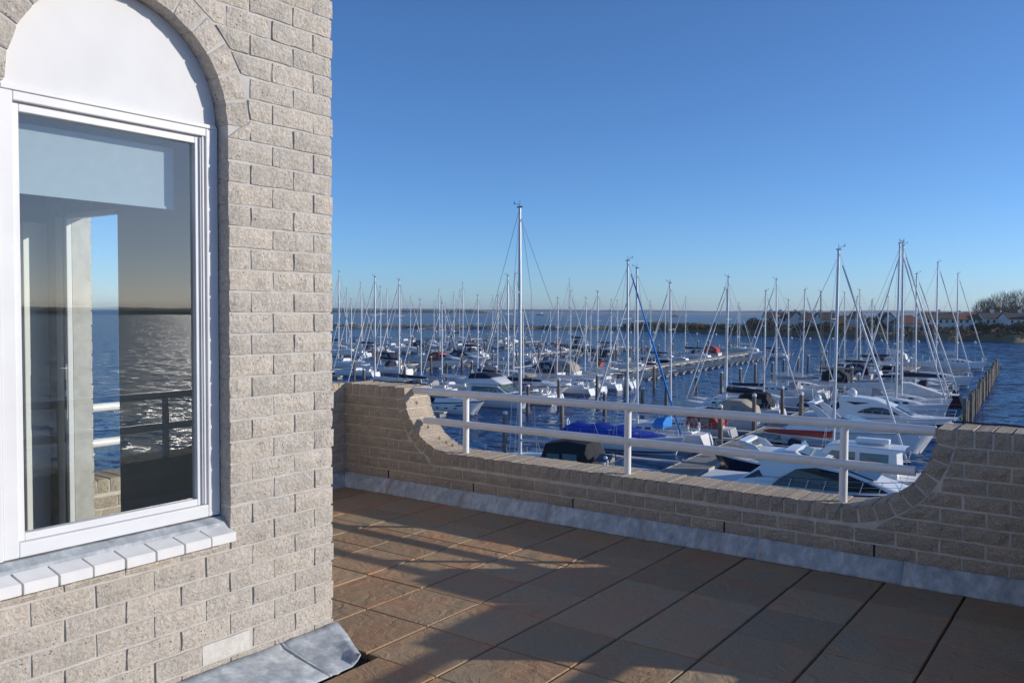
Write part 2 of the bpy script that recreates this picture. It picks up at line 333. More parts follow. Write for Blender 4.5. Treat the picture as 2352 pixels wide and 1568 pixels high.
def put_brick(parent, poly, depth, mat, name='brick', rough=.008, y=0.0, acc=None):
    cu = sum(p[0] for p in poly)/4; cz = sum(p[1] for p in poly)/4
    loc = [(p[0]-cu, p[1]-cz) for p in poly]
    yo = y+random.uniform(-.0025, .0025)
    if acc is not None:
        b = brick_mesh(loc, depth, random.random(), rough, 3, 2); acc.add([(v[0]+cu, v[1]+yo, v[2]+cz) for v in b.v], b.f); return None
    key = (tuple((round(a, 3), round(c, 3)) for a, c in loc), depth, mat.name)
    lst = _bcache.setdefault(key, [])
    if len(lst) < 7:
        w = loc[1][0]-loc[0][0]
        me = brick_mesh(loc, depth, random.random(), rough, 5 if w > .16 else 3, 2).mesh(name); me.materials.append(mat); lst.append(me)
    me = random.choice(lst)
    return link(name, me, parent, (cu, yo, cz))
def lay_row(parent, z0, z1, lo, hi, off, mat, mod=.252, j=.011, depth=.1, acc=None, skip=None, jit=0.0):
    zb, zt = z0+j/2, z1-j/2
    a = min(lo(zb), lo(zt)); c = max(hi(zb), hi(zt)); k = math.floor((a-off)/mod)-1
    while off+k*mod < c:
        u0, u1 = off+k*mod+j/2, off+(k+1)*mod-j/2; k += 1
        lb, lt, rb, rt = max(u0, lo(zb)), max(u0, lo(zt)), min(u1, hi(zb)), min(u1, hi(zt))
        if (rb-lb)+(rt-lt) < .05: continue
        rb = max(rb, lb+.006); rt = max(rt, lt+.006)
        if rb < u1-1e-6 or rt < u1-1e-6: d = random.uniform(-jit, jit); rb += d; rt += d
        if skip and skip((lb+rb)/2, (zb+zt)/2): continue
        put_brick(parent, [(lb, zb), (rb, zb), (rt, zt), (lt, zt)], depth, mat, acc=acc)
def voussoirs(parent, c, r0, r1, a0, a1, n, depth, mat, name, gap=.011):
    for k in range(n):
        p0 = a0+(a1-a0)*k/n; p1 = a0+(a1-a0)*(k+1)/n
        g = gap/2
        def pt(r, a, s):
            return (c[0]+r*math.cos(a)-s*g*math.sin(a), c[1]+r*math.sin(a)+s*g*math.cos(a))
        sg = 1 if a1 > a0 else -1
        q = [pt(r0, p0, sg), pt(r1, p0, sg*1.7), pt(r1, p1, -sg*1.7), pt(r0, p1, -sg)]
        # order so that the outline runs counter-clockwise as seen from outside
        area = sum(q[i][0]*q[(i+1) % 4][1]-q[(i+1) % 4][0]*q[i][1] for i in range(4))
        if area < 0: q = [q[0], q[3], q[2], q[1]]
        put_brick(parent, q, depth, mat, name)

# ---------------------------------------------------------------- terrace floor with paving
floor = structure(MB().box(-6.51, .08, 3.0, 6.17, 8.05, 8.262).box(-3.4, .08, -.8, 3.0, 8.05, 8.262).box(.08, 1.6, -.8, .95, 8.05, 8.262).build('terrace_floor', MAT['bedding']))
_tc = {}
def tile(x0, x1, y0, y1):
    x0 += .0065; x1 -= .0065; y0 += .004; y1 -= .004
    if x1-x0 < .03 or y1-y0 < .03: return
    w, h = round((x1-x0)/2, 4), round((y1-y0)/2, 4)
    if (w, h) not in _tc:
        b = MB(); c = .004
        b.loft([[(-w, -h, -.036), (w, -h, -.036), (w, h, -.036), (-w, h, -.036)], [(-w, -h, -c), (w, -h, -c), (w, h, -c), (-w, h, -c)],
                [(-w+c, -h+c, 0), (w-c, -h+c, 0), (w-c, h-c, 0), (-w+c, h-c, 0)]], closed=True)
        me = b.mesh('floor_tile'); me.materials.append(MAT['tile']); _tc[(w, h)] = me
    o = link('floor_tile', _tc[(w, h)], floor, ((x0+x1)/2, (y0+y1)/2, FLZ+random.uniform(-.002, .002)))
    o.rotation_euler = (random.uniform(-.004, .004), random.uniform(-.004, .004), random.uniform(-.003, .003))
TP, TQ = .4525, .4565
for k in range(-10, 9):
    x0, x1 = -2.135+TP*k, -2.135+TP*(k+1)
    for j in range(-10, 5):
        y0, y1 = 3.925+TQ*j, 3.925+TQ*(j+1)
        if y0 >= 2.9: tile(max(x0, -6.10), min(x1, -.33), max(y0, 3.07 if x1 < -3.1 else y0), min(y1, 5.775))
        else: tile(max(x0, -2.965), min(x1, -.33 if y0 > .9 else 1.55), y0, y1)

# ---------------------------------------------------------------- building with arched windows
bld = tag(empty('brick_building', (-4.6, 1.0, 0)), 'building of rough pale split-faced brick with white arched windows', 'building')
BO = Vector((-4.6, 1.0, 0))
def world_child(o, parent, org): o.parent = parent; o.location = o.location-org; return o
wall = MB()
ARC_Y, ARC_Y2, ARC_Z, ARC_R = 1.962, .74, 10.82, .472
def arc(c, r, a0, a1, n): return [(c[0]+r*math.cos(a0+(a1-a0)*k/n), c[1]+r*math.sin(a0+(a1-a0)*k/n)) for k in range(n+1)]
cr = ARC_R+.006
wall.box(-1.5, 3.05, .006, .25, 8.05, 8.93).box(ARC_Y+cr, 3.05, .006, .25, 8.93, ARC_Z).box(-1.5, ARC_Y2-cr, .006, .25, 8.93, ARC_Z)
wall.prism([(-1.5, ARC_Z)]+arc((ARC_Y2, ARC_Z), cr, math.pi, 0, 24)+arc((ARC_Y, ARC_Z), cr, math.pi, 0, 24)+[(3.05, ARC_Z), (3.05, 12.6), (-1.5, 12.6)], .006, .25)
wall_o = wall.build('wall', MAT['mortar'], bld); wall_o.location = Vector((-3.33, 0, 0))-BO; wall_o.rotation_euler = (0, 0, R(90))
RO = ARC_R+.115+.014
BR0, BRP = 8.405, .0985
def arch_edge(yc, side):
    def f(z):
        d = z-ARC_Z
        if d < 0: return yc+side*(ARC_R+.004)
        return yc+side*math.sqrt(max(RO*RO-d*d, 0)) if d < RO else yc
    return f
acc = MB()
for i in range(-1, 42):
    z0, z1 = BR0+i*BRP, BR0+(i+1)*BRP; off = 3.06-.252*40+(.126 if i % 2 else 0)
    hi = lambda z: 3.06
    a = None if z1 < 11.8 else acc
    skip = lambda u, z: abs(u-2.407) < .13 and abs(z-8.454) < .05
    if z1 <= 8.94: lay_row(wall_o, z0, z1, lambda z: -.2, hi, off, MAT['brick'], acc=a, skip=skip, jit=.005)
    elif z0 > ARC_Z+RO-.02: lay_row(wall_o, z0, z1, lambda z: -.2, hi, off, MAT['brick'], acc=a, jit=.005)
    else:
        zz = z0
        if z0 < 8.93: lay_row(wall_o, z0, 8.945, lambda z: ARC_Y2-ARC_R-.004, lambda z: ARC_Y+ARC_R-.006, off, MAT['brick'], acc=a)
        lay_row(wall_o, zz, z1, arch_edge(ARC_Y, 1), hi, off, MAT['brick'], acc=a, jit=.005)
        lay_row(wall_o, zz, z1, lambda z: -.2, arch_edge(ARC_Y2, -1), off, MAT['brick'], acc=a)
        if z0 > ARC_Z: lay_row(wall_o, zz, z1, arch_edge(ARC_Y2, 1), arch_edge(ARC_Y, -1), off, MAT['brick'], acc=a)
pb = put_brick(wall_o, [(2.281, 8.411), (2.532, 8.411), (2.532, 8.498), (2.281, 8.498)], .1, MAT['pale_brick'], 'brick', rough=.0015, y=-.004)
pb['label'] = 'smooth pale replacement brick low in the wall'
for yc in (ARC_Y, ARC_Y2): voussoirs(wall_o, (yc, ARC_Z), ARC_R+.003, ARC_R+.115, math.pi*.998, math.pi*.002, 14, .1, MAT['brick'], 'arch_brick')
stuff(acc.build('upper_bricks', MAT['brick'], wall_o))
# flank that looks onto the water, with the doorway seen through the window
fl = MB().box(-5.085, -3.345, 2.93, 3.05, 8.05, 12.6).box(-8, -5.66, 2.93, 3.05, 8.05, 12.6).box(-5.66, -5.085, 2.93, 3.05, 10.615, 12.6).box(-5.66, -5.085, 2.93, 3.05, 8.05, 8.42)
fo = world_child(fl.build('flank_wall', MAT['mortar']), bld, BO)
acc = MB()
for i in range(-1, 42):
    z0, z1 = BR0+i*BRP, BR0+(i+1)*BRP; off = .126 if i % 2 else 0
    for lo_, hi_ in (((.104, 4.67),) if z0 > 10.6 or z1 < 8.45 else ((.104, 1.753), (2.332, 4.67))):
        lay_row(None, z0, z1, lambda z: lo_, lambda z: hi_, off, MAT['brick'], depth=.06, acc=acc)
fb = stuff(acc.build('flank_bricks', MAT['brick'], fo)); fb.rotation_euler = (0, 0, R(180)); fb.location = (-3.33, 3.06, 0)
# shell, storeys below, roof slab
world_child(MB().box(-8, .9, -6, .94, -1, 8.045).box(-6.5, .07, .94, 6.16, -1, 8.045).build('lower_storeys', MAT['mortar']), bld, BO)
world_child(MB().box(-8, -3.34, -1.5, 3.05, 12.6, 12.8).box(-8, -7.8, -1.5, 2.93, 8.05, 12.6).box(-7.8, -3.58, -1.5, -1.3, 8.05, 12.6).build('outer_shell', MAT['mortar']), bld, BO)
world_child(MB().box(-6.2, -6.0, -1.3, 2.93, 8.05, 11.1).box(-6.0, -3.58, -1.3, -1.1, 8.05, 11.1).box(-5.085, -3.6, 2.915, 2.928, 8.35, 10.95).build('interior_wall', MAT['plaster']), bld, BO)
world_child(MB().box(-6.0, -3.59, -1.1, 2.91, 10.95, 11.1).build('ceiling', MAT['plaster']), bld, BO)
world_child(MB().box(-6.0, -3.59, -1.1, 2.91, 8.05, 8.35).build('interior_floor', MAT['interior_floor']), bld, BO)
df = world_child(MB().box(-5.80, -5.655, 2.89, 2.926, 8.36, 10.60).box(-5.72, -5.69, 2.88, 2.89, 8.36, 10.60).box(-5.655, -5.085, 2.89, 2.926, 10.575, 10.61).build('door_frame', MAT['white_paint'], bevel=.006), bld, BO)
MB().box(-5.685, -5.662, 2.885, 2.889, 9.27, 9.63).build('lock_plate', MAT['steel'], df)
MB().box(-5.68, -5.668, 2.882, 2.8848, 9.46, 9.53).box(-5.68, -5.668, 2.882, 2.8848, 9.33, 9.42).build('lock_slot', MAT['black'], df)
world_child(MB().box(-5.90, -5.86, 2.715, 2.872, 8.36, 10.56).build('sun_catch_panel', MAT['white_plaster'], bevel=.005), bld, BO)  # white board added where doorway sun turns it into a bright strip

def window_unit(yc):
    x0 = -3.405; l, r = yc-ARC_R, yc+ARC_R; b = MB()
    b.box(x0-.075, x0, l, l+.058, 9.052, ARC_Z).box(x0-.075, x0, r-.06, r, 9.052, ARC_Z)
    b.box(x0-.0745, x0-.0005, l+.058, r-.06, 9.052, 9.108).box(x0-.0745, x0-.0005, l+.058, r-.06, 10.772, ARC_Z)
    w = world_child(b.build('window', MAT['white_paint'], bevel=.004), bld, BO)
    s = MB(); l2, r2 = l+.0585, r-.0605
    s.box(x0-.062, x0-.022, l2, l2+.03, 9.1085, 10.7715).box(x0-.062, x0-.022, r2-.042, r2, 9.1085, 10.7715)
    s.box(x0-.0615, x0-.0225, l2+.03, r2-.042, 9.1085, 9.137).box(x0-.0615, x0-.0225, l2+.03, r2-.042, 10.738, 10.7715)
    s.box(x0-.012, x0-.004, r2-.018, r2-.008, 9.11, 10.77)
    s.build('sash', MAT['white_paint'], w, bevel=.003)
    MB().box(x0-.047, x0-.043, l2+.026, r2-.038, 9.134, 10.742).build('pane', MAT['glass'], w)
    p = MB(); a = arc((yc, ARC_Z+.004), ARC_R-.002, 0, math.pi, 32)
    p.add([(x0-.012, q[0], q[1]) for q in a]+[(x0-.05, q[0], q[1]) for q in a], [tuple(range(len(a))), tuple(reversed(range(len(a), 2*len(a))))]+[(k, k+1, len(a)+k+1, len(a)+k) for k in range(len(a)-1)]+[(0, len(a), 2*len(a)-1, len(a)-1)])
    p.build('arch_panel', MAT['panel_paint'], w)
    MB().box(x0-.02, x0+.008, l+.012, r-.012, ARC_Z-.012, ARC_Z+.006).build('drip_bead', MAT['white_paint'], w, bevel=.003)
    MB().tube([(x0-.17, l2+.04, 10.70), (x0-.17, r2-.07, 10.70)], .03, 12).build('blind_roller', MAT['blind'], w, 40)
    MB().box(x0-.142, x0-.139, l2+.045, r2-.073, 10.458, 10.72).box(x0-.150, x0-.132, l2+.045, r2-.07, 10.445, 10.4575).build('roller_blind', MAT['blind'], w)
    return w
w1 = window_unit(ARC_Y); w2 = window_unit(ARC_Y2)
world_child(MB().box(-3.48, -3.397, ARC_Y2+ARC_R+.001, ARC_Y-ARC_R-.001, 9.052, ARC_Z-.002).build('window_post', MAT['white_paint'], bevel=.004), bld, BO)
sill = MB(); sill.prism([(-3.48, 8.95), (-3.335, 8.95), (-3.335, 8.985), (-3.36, 9.026), (-3.40, 9.046), (-3.48, 9.046)], .26, 2.44)
so = world_child(sill.build('window_sill', MAT['lead']), bld, BO)
sm = MB(); tw = .0615
sm.loft([[(-.062, y, .032-.0), (-.062, y, .002), (.05, y, -.035), (.056, y, -.031), (.056, y, .003), (.05, y, .009)] for y in (-tw, tw)], closed=True)
me = sm.mesh('sill_tile'); me.materials.append(MAT['glazed_tile'])
for k in range(17):
    o = link('sill_tile', me, so, (-3.315+random.uniform(-.002, .002), 2.352-.1325*k, 8.987)); o.rotation_euler = (0, random.uniform(-.02, .02), random.uniform(-.012, .012))
# lead apron at the foot of the wall
def apron(y0, y1, lift):
    b = MB(); n = 8; rings = []
    for i in range(n+1):
        y = y0+(y1-y0)*i/n; e = lift*max(0, (i-n+2)/2.0); w = random.uniform(-.006, .006)
        c = (.17 if lift else 0)*i/n; rings.append([(-3.315, y, 8.385+w*.5), (-3.29, y, 8.368+w), (-3.20, y-c*.2, 8.350+w), (-3.08, y-c*.6, 8.330+w+e*.3), (-2.97+w, y-c, 8.312+e), (-2.966+w, y-c, 8.306+e)])
    b.loft(rings, caps=False); return b
for y0, y1, l in ((-.8, .55, 0), (.54, 1.78, 0), (1.77, 2.72, 0), (2.70, 3.07, .04)):
    o = world_child(apron(y0, y1, l).build('lead_apron', MAT['lead'], smooth=50), bld, BO)
    md = o.modifiers.new('thickness', 'SOLIDIFY'); md.thickness = .005

# ---------------------------------------------------------------- parapets
TOP, LOW, CR, RW = 9.29, 8.735, .56, .105
def parapet(name, label, loc, rz, length, cut, ends=(True, True), flash=None):
    """cut = (u where the opening begins, u where it ends); a side flagged False stays low to the wall's end"""
    root = tag(empty(name, loc, rz), label, 'wall'); L0, L1 = cut; mat = MAT['parapet_brick']
    cl, c2 = L0+CR, L1-CR; r = CR+.012
    pts = [(0, 8.05), (length, 8.05)]
    if ends[1]: pts += [(length, TOP-.012)]+arc((c2, TOP), r, -.02, -math.pi/2, 14)
    else: pts += [(length, LOW-.012)]
    if ends[0]: pts += arc((cl, TOP), r, -math.pi/2, -math.pi+.02, 14)+[(0, TOP-.012)]
    else: pts += [(0, LOW-.012)]
    core = MB().prism(pts, .006, .333).build('core', MAT['parapet_mortar'], root)
    def soldiers(u0, u1, z):
        n = max(1, round((u1-u0)/.0955)); p = (u1-u0)/n
        for k in range(n):
            a, b_ = u0+p*k+.0068, u0+p*(k+1)-.0068
            put_brick(core, [(a, z-RW), (b_, z-RW), (b_, z+random.uniform(-.003, .003)), (a, z+random.uniform(-.003, .003))], .34, mat, 'coping_brick')
    lo_, hi_ = (cl if ends[0] else 0), (c2 if ends[1] else length)
    soldiers(lo_, hi_, LOW)
    if ends[0]: soldiers(0, L0-RW, TOP); voussoirs(core, (cl, TOP), CR, CR+RW, math.pi, math.pi*1.5, 9, .34, mat, 'coping_brick')
    if ends[1]: soldiers(L1+RW, length, TOP); voussoirs(core, (c2, TOP), CR, CR+RW, math.pi*1.5, math.pi*2, 9, .34, mat, 'coping_brick')
    RR = CR+RW+.012
    def le(z): d = TOP-z; return cl-math.sqrt(max(RR*RR-d*d, 0)) if d < RR else 1e9
    def re(z): d = TOP-z; return c2+math.sqrt(max(RR*RR-d*d, 0)) if d < RR else -1e9
    h = .0957; z1 = TOP-RW-.003; JP = .0135; i = 0
    while z1 > 8.4:
        z0 = z1-h; off = .126*(i % 2)-.06
        if z1 > LOW-RW+.02:
            if ends[0]: lay_row(core, z0, z1, lambda z: 0, lambda z: min(le(z), cl), off, mat, j=JP)
            if ends[1]: lay_row(core, z0, z1, lambda z: max(re(z), c2), lambda z: length, off, mat, j=JP)
        else:
            lay_row(core, z0, z1, lambda z: 0, lambda z: length, off, mat, j=JP)
        z1 = z0; i += 1
    if ends == (True, True):
        for k in (2, 6, 10, 15, 19): MB().box(.066+k*.252-.0058, .066+k*.252+.0058, -.001, .02, 8.424, 8.505).build('weep_slot_shade', MAT['black'], root)  # solid black bars stand for the shade inside open weep joints
        for k, an in enumerate((196, 222, 238, 246, 252)): MB().ring((cl+(CR-.012)*math.cos(R(an)), .14+.02*k, TOP+(CR-.012)*math.sin(R(an))), (.3, 1, 0), .012, .003, 10, 5).build('eye_bolt', MAT['black'], root)
    if flash:
        for a, b_ in zip(flash[:-1], flash[1:]):
            q = MB(); n = 10; rings = []
            for k in range(n+2):
                u = a-.012+(b_-a+.024)*k/(n+1); w = [random.uniform(-.003, .003) for _ in range(4)]; lap = .004 if k <= 1 else (0 if k < n+1 else -.001)
                rings.append([(u, -.006-lap, 8.432+w[3]), (u, -.012-lap, 8.418+w[0]), (u+.01*math.sin(k*2.1), -.045+w[1]-lap, 8.372), (u, -.08+w[2]-lap, 8.318), (u, -.09+w[2]-lap, 8.303)])
            q.loft(rings, caps=False); o = q.build('lead_flashing', MAT['lead'], root, smooth=50)
            md = o.modifiers.new('thickness', 'SOLIDIFY'); md.thickness = .004
    return root
X0 = -6.17
par_main = parapet('parapet_wall', 'rough brick parapet with scooped opening and white rail facing the marina', (X0, 5.83, 0), 0, 5.91, (-5.403+6.17, -.965+6.17), (True, True),
                   [0.0, .62, 1.49, 2.39, 3.22, 4.12, 5.05, 5.91])
par_left = parapet('side_parapet', 'low sunlit brick side parapet between the building flank and marina parapet', (X0, 3.07, 0), R(90), 2.767, (-1, 2.0), (False, True), [0.0, .95, 1.86, 2.74])
par_right = parapet('side_parapet', 'shaded brick side parapet closing the terrace opposite the arched window', (-.26, 5.837, 0), R(-90), 3.34, (.74, 9), (True, False), [.1, 1.0, 1.95, 2.9, 3.34])

def railing(label, loc, rz, t0, t1, b0, b1, posts):
    root = tag(empty('railing', loc, rz), label, 'railing', None)
    MB().tube([(t0, 0, 9.252), (t1, 0, 9.252)], .032, 16).build('top_rail', MAT['rail_paint'], root, 40)
    MB().tube([(b0, 0, 8.985), (b1, 0, 8.985)], .032, 16).build('lower_rail', MAT['rail_paint'], root, 40)
    for p in posts:
        MB().tube([(p, 0, LOW-.03), (p, 0, 9.25)], .0275, 16).build('post', MAT['rail_paint'], root, 40)
    return root
railing('white tubular railing set in the scooped opening of the marina parapet', (0, 5.96, 0), 0, -5.395, -.99, -5.26, -1.105, (-4.78, -3.17, -1.548))
railing('white tubular railing on the side parapet beyond the building flank', (X0-.14, 0, 0), R(90), 3.08, 5.06, 3.08, 4.92, (3.9,))
railing('white tubular railing on the side parapet opposite the window', (-.12, 0, 0), R(90), 2.56, 5.09, 2.56, 4.96, (2.59, 3.4, 4.3))
def cable(pts, label):
    tag(MB().tube(pts, .006, 6).build('cable', MAT['black'], None, 40), label, 'cable')
cable([(-6.1+.1*k, 6.14+.006*math.sin(k*1.7), 9.298+.003*math.sin(k*2.3)) for k in range(8)], 'thin black cable lying on the coping beside the corner of the two parapets')
cable([(-.93+.1*k, 6.145+.004*math.sin(k*1.9), 9.299+.003*math.sin(k*2.9)) for k in range(8)], 'thin black cable lying on the coping above the full-height end of the parapet')

# ================================================================ WATER
wv = [(math.cos(2*math.pi*k/48)*6400, math.sin(2*math.pi*k/48)*6400, 0) for k in range(48)]
structure(MB().add(wv, [tuple(range(48))]).build('water', MAT['water']))

# ================================================================ MARINA
def interp(tab, t):
    for (a, x), (b, y) in zip(tab, tab[1:]):
        if t <= b: s = (t-a)/(b-a); return x+(y-x)*s
    return tab[-1][1]
def hull_mesh(L, beam, plan, sheer, flare=.9, rake=.35, bow_rake=.7, ns=14, keel=-.25):
    """lofted hull: plan = half-breadth factor along the length, sheer = deck height; returns hull and deck builders"""
    h = MB(); rings = []
    for i in range(ns+1):
        t = i/ns; b = beam/2*interp(plan, t); z = sheer(t); x = -L/2+L*t; ring = []
        for s, wf in ((1, 1.0), (.72, .5+.5*flare+.02), (.4, .2+.8*flare), (.12, flare*.9), (keel/z, flare*.62)):
            zz = z*s; tt = 1-max(0, zz)/z
            xx = x-rake*tt*(1-t)**6-bow_rake*(tt)*t**8
            ring.append((xx, b*wf, zz))
        ring = ring+[(x_, -y_, z_) for x_, y_, z_ in reversed(ring)]
        rings.append(ring)
    h.loft(rings, caps=True)
    d = MB(); dr = []
    for i in range(ns+1):
        t = i/ns; b = beam/2*interp(plan, t)*.985; z = sheer(t)-.015; x = -L/2+L*t
        dr.append([(x, -b, z), (x, -b*.5, z+.04), (x, b*.5, z+.04), (x, b, z)])
    d.loft(dr, caps=False)
    return h, d
SAIL_PLAN = [(0, .74), (.2, .93), (.42, 1), (.6, .94), (.75, .74), (.88, .42), (.96, .16), (1, .015)]
MOTOR_PLAN = [(0, .93), (.3, 1), (.6, 1), (.75, .9), (.87, .62), (.95, .3), (1, .02)]
def box_roof(pts, w0, w1, zb, cut=.22):
    """rounded coachroof / dodger: pts = [(x, height, halfwidth)]"""
    b = MB(); rings = []
    for x, hgt, hw in pts:
        rings.append([(x, -hw, zb), (x, -hw*w1, zb+hgt*.7), (x, -hw*w1*.78, zb+hgt), (x, 0, zb+hgt*1.06), (x, hw*w1*.78, zb+hgt), (x, hw*w1, zb+hgt*.7), (x, hw, zb)])
    b.loft(rings); return b
def rigging(b, pts, r=.013): b.tube(pts, r, 4, caps=False)

def sailboat(name, hull='gelcoat', cover='navy', hood='navy', mast='alu', stripe='stripe', tent=None, tarp=None, genoa='sail', windows=4, ring=True, flag=False, solar=False, mh=12.5, deckm='deck', full=True):
    root = empty(name); L = 10.0
    sh = lambda t: .98+.34*t*t
    hb, db = hull_mesh(L, 3.3, SAIL_PLAN, sh)
    ho = hb.build('hull', MAT[hull], root, 50); dk = db.build('deck', MAT[deckm], root, 50)
    if full:
        st = MB()
        for s in (-1, 1):
            pts = []
            for i in range(15):
                t = i/14; w = 1.65*interp(SAIL_PLAN, t)*.935; pts.append((-5+10*t-.3*(1-t)**6-.62*t**8, s*(w+.012), .16))
            for p, q in zip(pts, pts[1:]): st.add([p, q, (q[0], q[1]+s*.004, .27), (p[0], p[1]+s*.004, .27)], [(0, 1, 2, 3)])
        st.build('waterline_stripe', MAT[stripe], ho)
    cab = box_roof([(-1.3, .50, 1.06), (-.3, .52, 1.12), (1.0, .46, 1.02), (2.2, .32, .78), (3.0, .12, .5)], 1, .86, 1.06)
    co = cab.build('coachroof', MAT['gelcoat'], root, 35)
    for s in (-1, 1):
        for k in range(windows):
            x0 = -.95+k*.74; w = [1.075, 1.055, 1.01, .9, .8][min(k, 4)]; w2 = [1.06, 1.03, .95, .83, .7][min(k, 4)]
            MB().add([(x0, s*w*1.0, 1.21), (x0+.52, s*(w2+.005), 1.21), (x0+.46, s*(w2*.955), 1.37), (x0+.06, s*w*.955, 1.37)], [(0, 1, 2, 3)]).add([(x0, s*(w-.05), 1.21), (x0+.52, s*(w2-.05), 1.21), (x0+.46, s*(w2*.9), 1.37), (x0+.06, s*w*.9, 1.37)], [(0, 1, 2, 3)]).build('window', MAT['dark_glass'], co)
    ck = MB().box(-4.2, -1.4, .62, .86, 1.02, 1.22).box(-4.2, -1.4, -.86, -.62, 1.02, 1.22).box(-4.25, -4.1, -.86, .86, 1.02, 1.14)
    ck.build('cockpit_coaming', MAT['gelcoat'], root, bevel=.03)
    MB().box(-4.1, -1.4, -.6, .6, 1.03, 1.06).build('cockpit_floor', MAT['teak'], root)
    if tent:      # full cockpit enclosure
        te = box_roof([(-1.0, .35, 1.0), (-1.35, 1.2, 1.06), (-2.6, 1.42, 1.12), (-3.7, 1.3, 1.1), (-4.1, .5, 1.08)], 1, .93, 1.1).build('cockpit_tent', MAT[tent], root, 45)
        for s in (-1, 1): MB().box(-3.3, -2.5, s*1.085-.012, s*1.085+.012, 1.45, 1.95).box(-2.3, -1.6, s*1.07-.012, s*1.07+.012, 1.45, 1.9).build('tent_window', MAT['clear_pane'], te)
    elif hood:
        hd = box_roof([(-.85, .15, .95), (-1.25, .72, 1.0), (-1.9, .8, 1.02), (-1.95, .78, 1.02)], 1, .92, 1.3).build('sprayhood', MAT[hood], root, 45)
        MB().add([(-.93, -.55, 1.62), (-.93, .55, 1.62), (-1.2, .6, 1.98), (-1.2, -.6, 1.98)], [(0, 1, 2, 3)]).build('hood_window', MAT['clear_pane'], hd)
    if tarp:
        tp = MB(); rings = []
        for x, z, w in ((-4.6, 1.15, 1.2), (-4.4, 1.5, 1.25), (-3.4, 1.95, 1.4), (-2.5, 1.72, 1.42), (-1.4, 2.0, 1.45), (-.4, 1.75, 1.45), (.6, 1.95, 1.4), (1.6, 1.6, 1.2), (2.6, 1.5, 1.0), (3.6, 1.3, .55)):
            rings.append([(x, -w, 1.06), (x, -w*.85, 1.06+(z-1.06)*.45), (x, -.12, z), (x, .12, z), (x, w*.85, 1.06+(z-1.06)*.45), (x, w, 1.06)])
        tp.loft(rings).build('winter_tarpaulin', MAT[tarp], root, 40)
    # spars
    mo = MB().tube([(.6, 0, 1.5), (.6, 0, 1.4+mh*.7), (.6, 0, 1.4+mh)], [.10, .095, .07], 8).build('mast', MAT[mast], root, 50)
    for f in (.36, .66): MB().tube([(.45, -.95, 1.45+mh*f), (.58, 0, 1.4+mh*f), (.45, .95, 1.45+mh*f)], .028, 5).build('spreader', MAT[mast], mo)
    mt = MB().tube([(.6, 0, 1.4+mh), (.6, 0, 1.75+mh)], .012, 4).tube([(.6, 0, 1.5+mh), (.95, 0, 1.62+mh)], .012, 4).tube([(.95, .0, 1.55+mh), (.95, 0, 1.72+mh)], .02, 4).box(.45, .75, -.05, .05, 1.38+mh, 1.44+mh)
    mt.build('masthead_vane', MAT['black'], mo)
    MB().tube([(.5, 0, 2.25), (-3.7, 0, 2.38)], .065, 6).build('boom', MAT[mast], root, 50)
    if cover and not tarp:
        MB().tube([(.62, 0, 2.85), (.45, 0, 2.55), (-.6, 0, 2.52), (-2, 0, 2.49), (-3.3, 0, 2.47), (-3.65, 0, 2.45)], [.06, .2, .21, .18, .13, .05], 8).build('sail_cover', MAT[cover], root, 60)
    if genoa: MB().tube([(4.72, 0, 1.5), (3.0, 0, 1.4+mh*.42), (.85, 0, 1.3+mh*.93)], [.07, .085, .035], 6).build('furled_genoa', MAT[genoa], root, 60)
    rg = MB(); top = (.6, 0, 1.38+mh)
    rigging(rg, [(.6, 0, 1.35+mh*.97), (-4.75, 0, 1.0)]); rigging(rg, [top, (4.8, 0, 1.35)])
    for s in (-1, 1):
        rigging(rg, [top, (.45, s*.95, 1.45+mh*.66), (.45, s*.95, 1.45+mh*.36), (.4, s*1.5, 1.1)]); rigging(rg, [(.6, 0, 1.4+mh*.36), (.1, s*1.5, 1.1)])
    rg.build('standing_rigging', MAT['wire'], root)
    if full:
        gr = MB()
        for s in (-1, 1):
            pts = []
            for i in range(9):
                t = .02+.93*i/8; w = 1.65*interp(SAIL_PLAN, t)*.95; p = (-5+10*t, s*w, sh(t)); gr.tube([p, (p[0], p[1], p[2]+.6)], .014, 4); pts.append((p[0], p[1], p[2]+.6))
            gr.tube(pts, .009, 4); gr.tube([(p[0], p[1], p[2]-.28) for p in pts], .007, 4)
            gr.tube([(4.3, s*.5, 1.9), (4.95, s*.18, 1.95), (5.02, 0, 1.95)], .02, 5); gr.tube([(4.3, s*.5, 1.9), (4.4, s*.48, 1.28)], .018, 5); gr.tube([(4.95, s*.15, 1.95), (4.85, s*.1, 1.32)], .018, 5)
        gr.tube([(-4.8, -1.15, 1.6), (-4.95, 0, 1.62), (-4.8, 1.15, 1.6)], .018, 5)
        gr.build('guard_rail', MAT['steel'], root)
        MB().ring((-3.55, 0, 1.6), (1, 0, 0), .42, .022, 14, 5).tube([(-3.6, 0, 1.05), (-3.6, 0, 1.6)], .05, 6).build('steering_wheel', MAT['steel'], root, 60)
    if ring: MB().ring((-4.75, .85, 1.62), (1, .15, 0), .27, .085, 14, 6, .7, 2*math.pi-.4).build('lifebuoy', MAT['flag_white' if ring is True else ring], root, 60)
    if flag:
        f = MB().tube([(-4.9, -.7, 1.2), (-5.3, -.75, 2.3)], .018, 5).build('ensign_staff', MAT['teak'], root)
        for k, mm in enumerate(('red', 'flag_white', 'flag_blue')):
            MB().add([(-5.27+.01*k, -.75, 2.2-k*.12), (-5.75, -.70+.05*k, 2.02-k*.14), (-5.74, -.70+.05*k, 1.88-k*.14), (-5.23+.01*k, -.75, 2.08-k*.12)], [(0, 1, 2, 3)]).build('ensign', MAT[mm], f)
